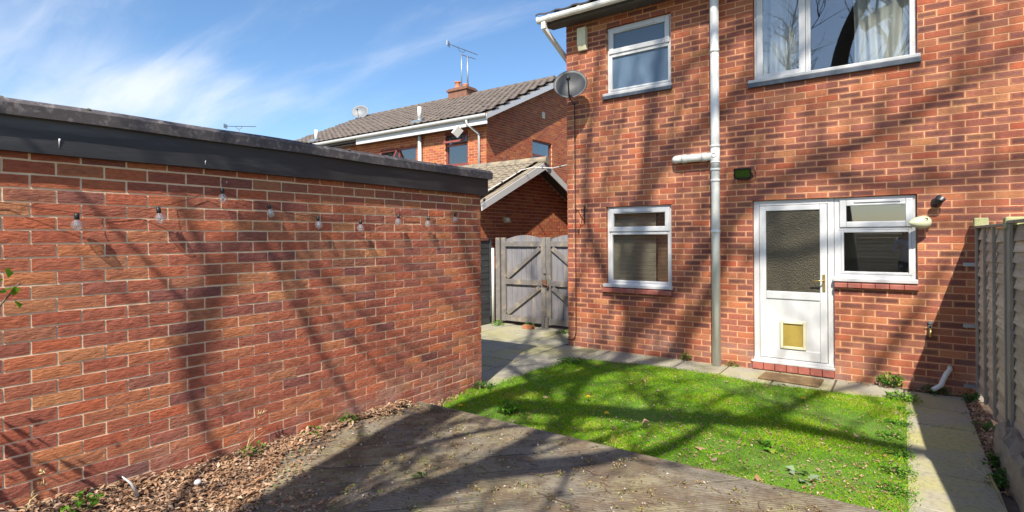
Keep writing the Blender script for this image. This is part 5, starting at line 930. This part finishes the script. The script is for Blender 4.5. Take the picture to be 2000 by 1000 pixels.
# ------------------------------------------------------------------ the big bare tree behind the camera
tree = empty('bare_tree', (-1.05, -2.3, 0), label='large bare leaning tree behind the garden, mirrored in the upstairs window', cat='tree')
def smooth(pts, k=5):
    out = []
    P = [Vector(p) for p in pts]
    for i in range(len(P) - 1):
        p0, p1, p2, p3 = P[max(i - 1, 0)], P[i], P[i + 1], P[min(i + 2, len(P) - 1)]
        for j in range(k): t = j / k; out.append(.5 * ((2 * p1) + (p2 - p0) * t + (2 * p0 - 5 * p1 + 4 * p2 - p3) * t * t + (3 * p1 - p0 - 3 * p2 + p3) * t ** 3))
    out.append(P[-1]); return out
LIMBS = [  # path, start radius, end radius
    ([(-.4, -4.3, 2.04), (-.75, -4.2, 4.24), (-1.0, -4.1, 6.24), (-1.0, -4.0, 8.04), (-.8, -4, 9.24), (-.3, -4.1, 10.44), (.35, -4.3, 12), (.62, -4.4, 15), (.85, -4.5, 17.6), (1.2, -4.6, 19.5)], .29, .05),
    ([(-.5, -4.0, 9.3), (.4, -4.1, 9.8), (1.26, -4.2, 10.2), (1.97, -4.32, 10.6), (2.64, -4.45, 10.8), (3.3, -4.7, 11.1), (4.4, -5.0, 11.6)], .17, .05),
    ([(.6, -4.4, 15.2), (.9, -4.4, 15.75), (1.3, -4.4, 16.1), (1.8, -4.4, 16.5), (2.3, -4.4, 16.8), (3.1, -4.5, 17.5), (4.2, -4.6, 18.3)], .13, .03),
    ([(.45, -4.3, 13.2), (1.3, -4.5, 14.3), (2.0, -4.5, 15.2), (2.7, -4.5, 15.7), (3.4, -4.5, 16.0), (4.2, -4.5, 16.5), (5.2, -4.6, 17.2)], .13, .03),
    ([(.3, -4.2, 11.6), (.9, -4.4, 12.7), (1.4, -4.4, 13.6), (1.78, -4.4, 14.4), (1.85, -4.4, 15.2), (2.1, -4.5, 16.4)], .13, .04),
    ([(.25, -4.2, 11.4), (-.3, -4.4, 12.4), (-.5, -4.4, 13.3), (-.9, -4.4, 14.2), (-.7, -4.4, 15.6), (-.6, -4.4, 17)], .14, .04),
    ([(-.2, -4.1, 10.0), (-.8, -4.2, 10.9), (-1.16, -4.3, 11.5), (-1.5, -3.4, 11.9), (-2.2, -2.5, 12.4)], .06, .03),
    ([(-1.0, -4.1, 5.9), (-1.0, -3.7, 6.2), (-1.1, -3.2, 6.6), (-.6, -2.9, 7.3), (.3, -2.8, 8.0)], .06, .02),
    ([(.5, -4.3, 13.6), (.1, -4.6, 14.6), (-.2, -4.6, 15.6), (-.1, -4.6, 17.2), (.1, -4.7, 18.6)], .09, .03),
    ([(2.0, -4.3, 10.6), (2.6, -4.2, 11.8), (3.4, -4.2, 13.0), (4.0, -4.3, 14.4)], .08, .03),
    ([(-1.0, -4.1, 6.1), (-.8, -4.1, 6.6), (-.5, -4.0, 6.9), (.0, -4.1, 8.1), (.25, -4.3, 9.4), (.2, -4.5, 11), (.5, -4.6, 12.8)], .17, .06),
    ([(-.1, -4.1, 7.8), (.6, -3.9, 8.3), (1.1, -3.7, 9.0), (1.5, -3.6, 10)], .12, .04),
    ([(-1.0, -4.0, 7.4), (-2.0, -3.6, 8.0), (-2.1, -3.5, 9.0), (-1.9, -3.5, 10.5), (-1.6, -3.4, 12.5)], .022, .015),
    ([(-1.0, -4.15, 5.7), (-2.1, -3.6, 6.3), (-2.2, -3.4, 7.5), (-1.95, -3.3, 9.4)], .022, .015),
    ([(1.0, -4.5, 17), (1.9, -4.6, 17.6), (3.2, -4.6, 17.9), (4.6, -4.7, 18.6), (5.8, -4.8, 19)], .08, .03),
    ([(2.7, -4.5, 15.7), (3.6, -4.4, 15.3), (4.6, -4.4, 15.5), (5.6, -4.5, 15.9)], .07, .03),
    ([(1.8, -4.4, 14.6), (2.6, -4.4, 14.6), (3.5, -4.4, 14.9), (4.4, -4.4, 14.8)], .06, .025),
]
def lean(path): return [(x + .05 * z - .747, y + 2, z - 2.24) for x, y, z in path]
def grow(mb, p, d, L, r, lvl, rg):
    n = 5 if lvl == 0 else 4; pts = [Vector(p)]; dd = Vector(d).normalized()
    for i in range(n): dd = (dd + Vector((rg.uniform(-.28, .28), rg.uniform(-.28, .28), rg.uniform(-.12, .3)))).normalized(); pts.append(pts[-1] + dd * L / n)
    mb.tube(pts, [r * (1 - .7 * i / n) for i in range(n + 1)], 4 if lvl else 5, cap=False)
    if lvl < 2:
        for k in range(rg.randint(4, 6) if lvl == 0 else rg.randint(1, 3)):
            i = rg.randint(1, n); s = Vector((rg.uniform(-1, 1), rg.uniform(-1, 1), rg.uniform(-.3, .9))).normalized(); grow(mb, pts[i], dd * .6 + s * .8, L * rg.uniform(.4, .65), r * .55, lvl + 1, rg)
rg = random.Random(11)
for k, (path, ra, rb) in enumerate(LIMBS):
    path = lean(path); P = smooth(path); n = len(P); m = MB(); m.tube(P, [ra + (rb - ra) * (i / (n - 1)) ** (1.0 if k else .9) for i in range(n)], 12 if k == 0 else 8); m.build('trunk' if k == 0 else 'limb', BARK, tree)
tw = MB()
for k, (path, ra, rb) in enumerate(LIMBS):
    P = smooth(lean(path)); n = len(P)
    for j in range(n // 3 if k == 0 else 2, n):
        if k == 0 and P[j].z < 7: continue
        for _ in range(1 if k == 0 else 1):
            if rg.random() < (.6 if P[j].x > -.9 else .85):
                r = max(.018, (ra + (rb - ra) * j / (n - 1)) * .3); s = Vector((rg.uniform(-.55, .85), rg.uniform(-1, 1), rg.uniform(.0, 1.2))).normalized(); grow(tw, P[j], s, rg.uniform(1.0, 2.6) * (1 if P[j].x > -.9 else .6), min(r, .034 if P[j].x > -.9 else .022), 0, rg)
tw.build('branches', BARK, tree, fix=False)
# board fence added behind the viewer to give the panes something to reflect
bf = empty('added_back_fence', (-1, -5.4, 0), label='unseen brown board fence added behind the view for the panes to mirror', cat='fence')
for i in range(15): m = MB(); m.box(-7 + .0, 3.0, -5.42, -5.40 + .006 * (i % 2), .05 + i * .118, .05 + i * .118 + .112); m.build('board', FENCEW, bf)
for x in (-6.9, -4.5, -2.1, .4, 2.9): m = MB(); m.box(x - .05, x + .05, -5.52, -5.425, -.2, 1.85); m.build('post', FENCEP, bf)
# ------------------------------------------------------------------ the person behind the camera, mirrored in the kitchen pane
def skinned(name, pts, edges, rad, mat, parent=None, root=0, sub=2, **tags):
    me = bpy.data.meshes.new(name); me.from_pydata(pts, edges, []); o = bpy.data.objects.new(name, me); link(o, parent); sk = o.modifiers.new('skin', 'SKIN'); sk.use_smooth_shade = True
    for i, r_ in enumerate(rad): v = me.skin_vertices[0].data[i]; v.radius = r_ if isinstance(r_, tuple) else (r_, r_); v.use_root = i == root
    o.modifiers.new('sub', 'SUBSURF').levels = sub; o.modifiers['sub'].render_levels = sub; me.materials.append(mat); return tag(o, **tags)
PX, PY = .12, -.52
def at(p): return (PX + p[0], PY + p[1], p[2] + DZ)
SKINM = simple('skin', (.50, .30, .22), .6, .06, 12); TROUS = simple('dark_trousers', (.03, .035, .05), .9, .1, 12); HAIRM = simple('brown_hair', (.06, .035, .02), .7, .2, 40); SHOE = simple('dark_shoe', (.025, .022, .02), .5, .1, 20)
pb = [(0, 0, .93), (0, .01, 1.12), (0, .02, 1.32), (0, .01, 1.45), (0, .02, 1.53), (0, .04, 1.60), (0, .045, 1.68),
      (.17, .0, 1.40), (.24, .04, 1.14), (.16, .26, 1.24), (.11, .33, 1.28), (-.17, .0, 1.40), (-.24, .04, 1.14), (-.16, .26, 1.24), (-.11, .33, 1.28),
      (.09, 0, .86), (.10, .02, .48), (.10, -.02, .09), (-.09, 0, .86), (-.10, .02, .48), (-.10, -.02, .09)]
pe = [(0, 1), (1, 2), (2, 3), (3, 4), (4, 5), (5, 6), (3, 7), (7, 8), (8, 9), (9, 10), (3, 11), (11, 12), (12, 13), (13, 14), (0, 15), (15, 16), (16, 17), (0, 18), (18, 19), (19, 20)]
prd = [(.14, .10), (.125, .09), (.15, .10), (.10, .07), .05, (.075, .09), (.065, .085), .055, .042, .034, .026, .055, .042, .034, .026, .085, .058, .04, .085, .058, .04]
body = skinned('person', [at(p) for p in pb], pe, prd, SKINM, label='person in a pale blue shirt mirrored in the kitchen window', cat='person')
sv = [0, 1, 2, 3, 7, 8, 9, 11, 12, 13]; mp_ = {v: i for i, v in enumerate(sv)}
skinned('shirt', [at(pb[v]) for v in sv] + [at((0, 0, .80))], [(mp_[a], mp_[b]) for a, b in pe if a in mp_ and b in mp_] + [(0, len(sv))], [tuple(x + .02 for x in (prd[v] if isinstance(prd[v], tuple) else (prd[v],) * 2)) for v in sv] + [(.175, .135)], SHIRT, body)
tv = [0, 15, 16, 17, 18, 19, 20]; mp_ = {v: i for i, v in enumerate(tv)}
skinned('trousers', [at(pb[v]) for v in tv], [(mp_[a], mp_[b]) for a, b in pe if a in mp_ and b in mp_], [tuple(x + .012 for x in (prd[v] if isinstance(prd[v], tuple) else (prd[v],) * 2)) for v in tv], TROUS, body)
skinned('hair', [at((0, -.02, 1.58)), at((0, -.005, 1.68)), at((0, .035, 1.74)), at((0, -.05, 1.46))], [(0, 1), (1, 2), (0, 3)], [(.10, .07), (.10, .085), (.09, .075), (.08, .035)], HAIRM, body)
for sx in (-1, 1):
    hx, hy, hz = sx * .10, .36, 1.285
    for k, (dx, L) in enumerate(((-.025, .062), (-.008, .072), (.009, .068), (.025, .052))): skinned('finger', [at((hx + dx, hy - .01, hz)), at((hx + dx, hy + L * .5, hz + .012)), at((hx + dx - sx * .008, hy + L * .75, hz + .035))], [(0, 1), (1, 2)], [.0095, .009, .008], SKINM, body, sub=1)
    skinned('thumb', [at((hx - sx * .022, hy - .02, hz)), at((hx - sx * .045, hy + .015, hz + .02)), at((hx - sx * .045, hy + .04, hz + .04))], [(0, 1), (1, 2)], [.012, .0105, .009], SKINM, body, sub=1)
    skinned('shoe', [at((sx * .10, -.06, .045)), at((sx * .10, .04, .05)), at((sx * .11, .17, .035))], [(0, 1), (1, 2)], [(.04, .045), (.045, .05), (.04, .032)], SHOE, body, sub=1)
for sx in (-1, 1): m = MB(); m.lathe([(0, -.008), (.012, 0), (0, .008)], at((sx * .03, .125, 1.665)), (0, 1, 0), 10); m.build('eye', HAIRM, body)
m = MB(); m.tube([at((0, .12, 1.665)), at((0, .145, 1.635)), at((0, .125, 1.625))], [.008, .014, .010], 8); m.build('nose', SKINM, body)
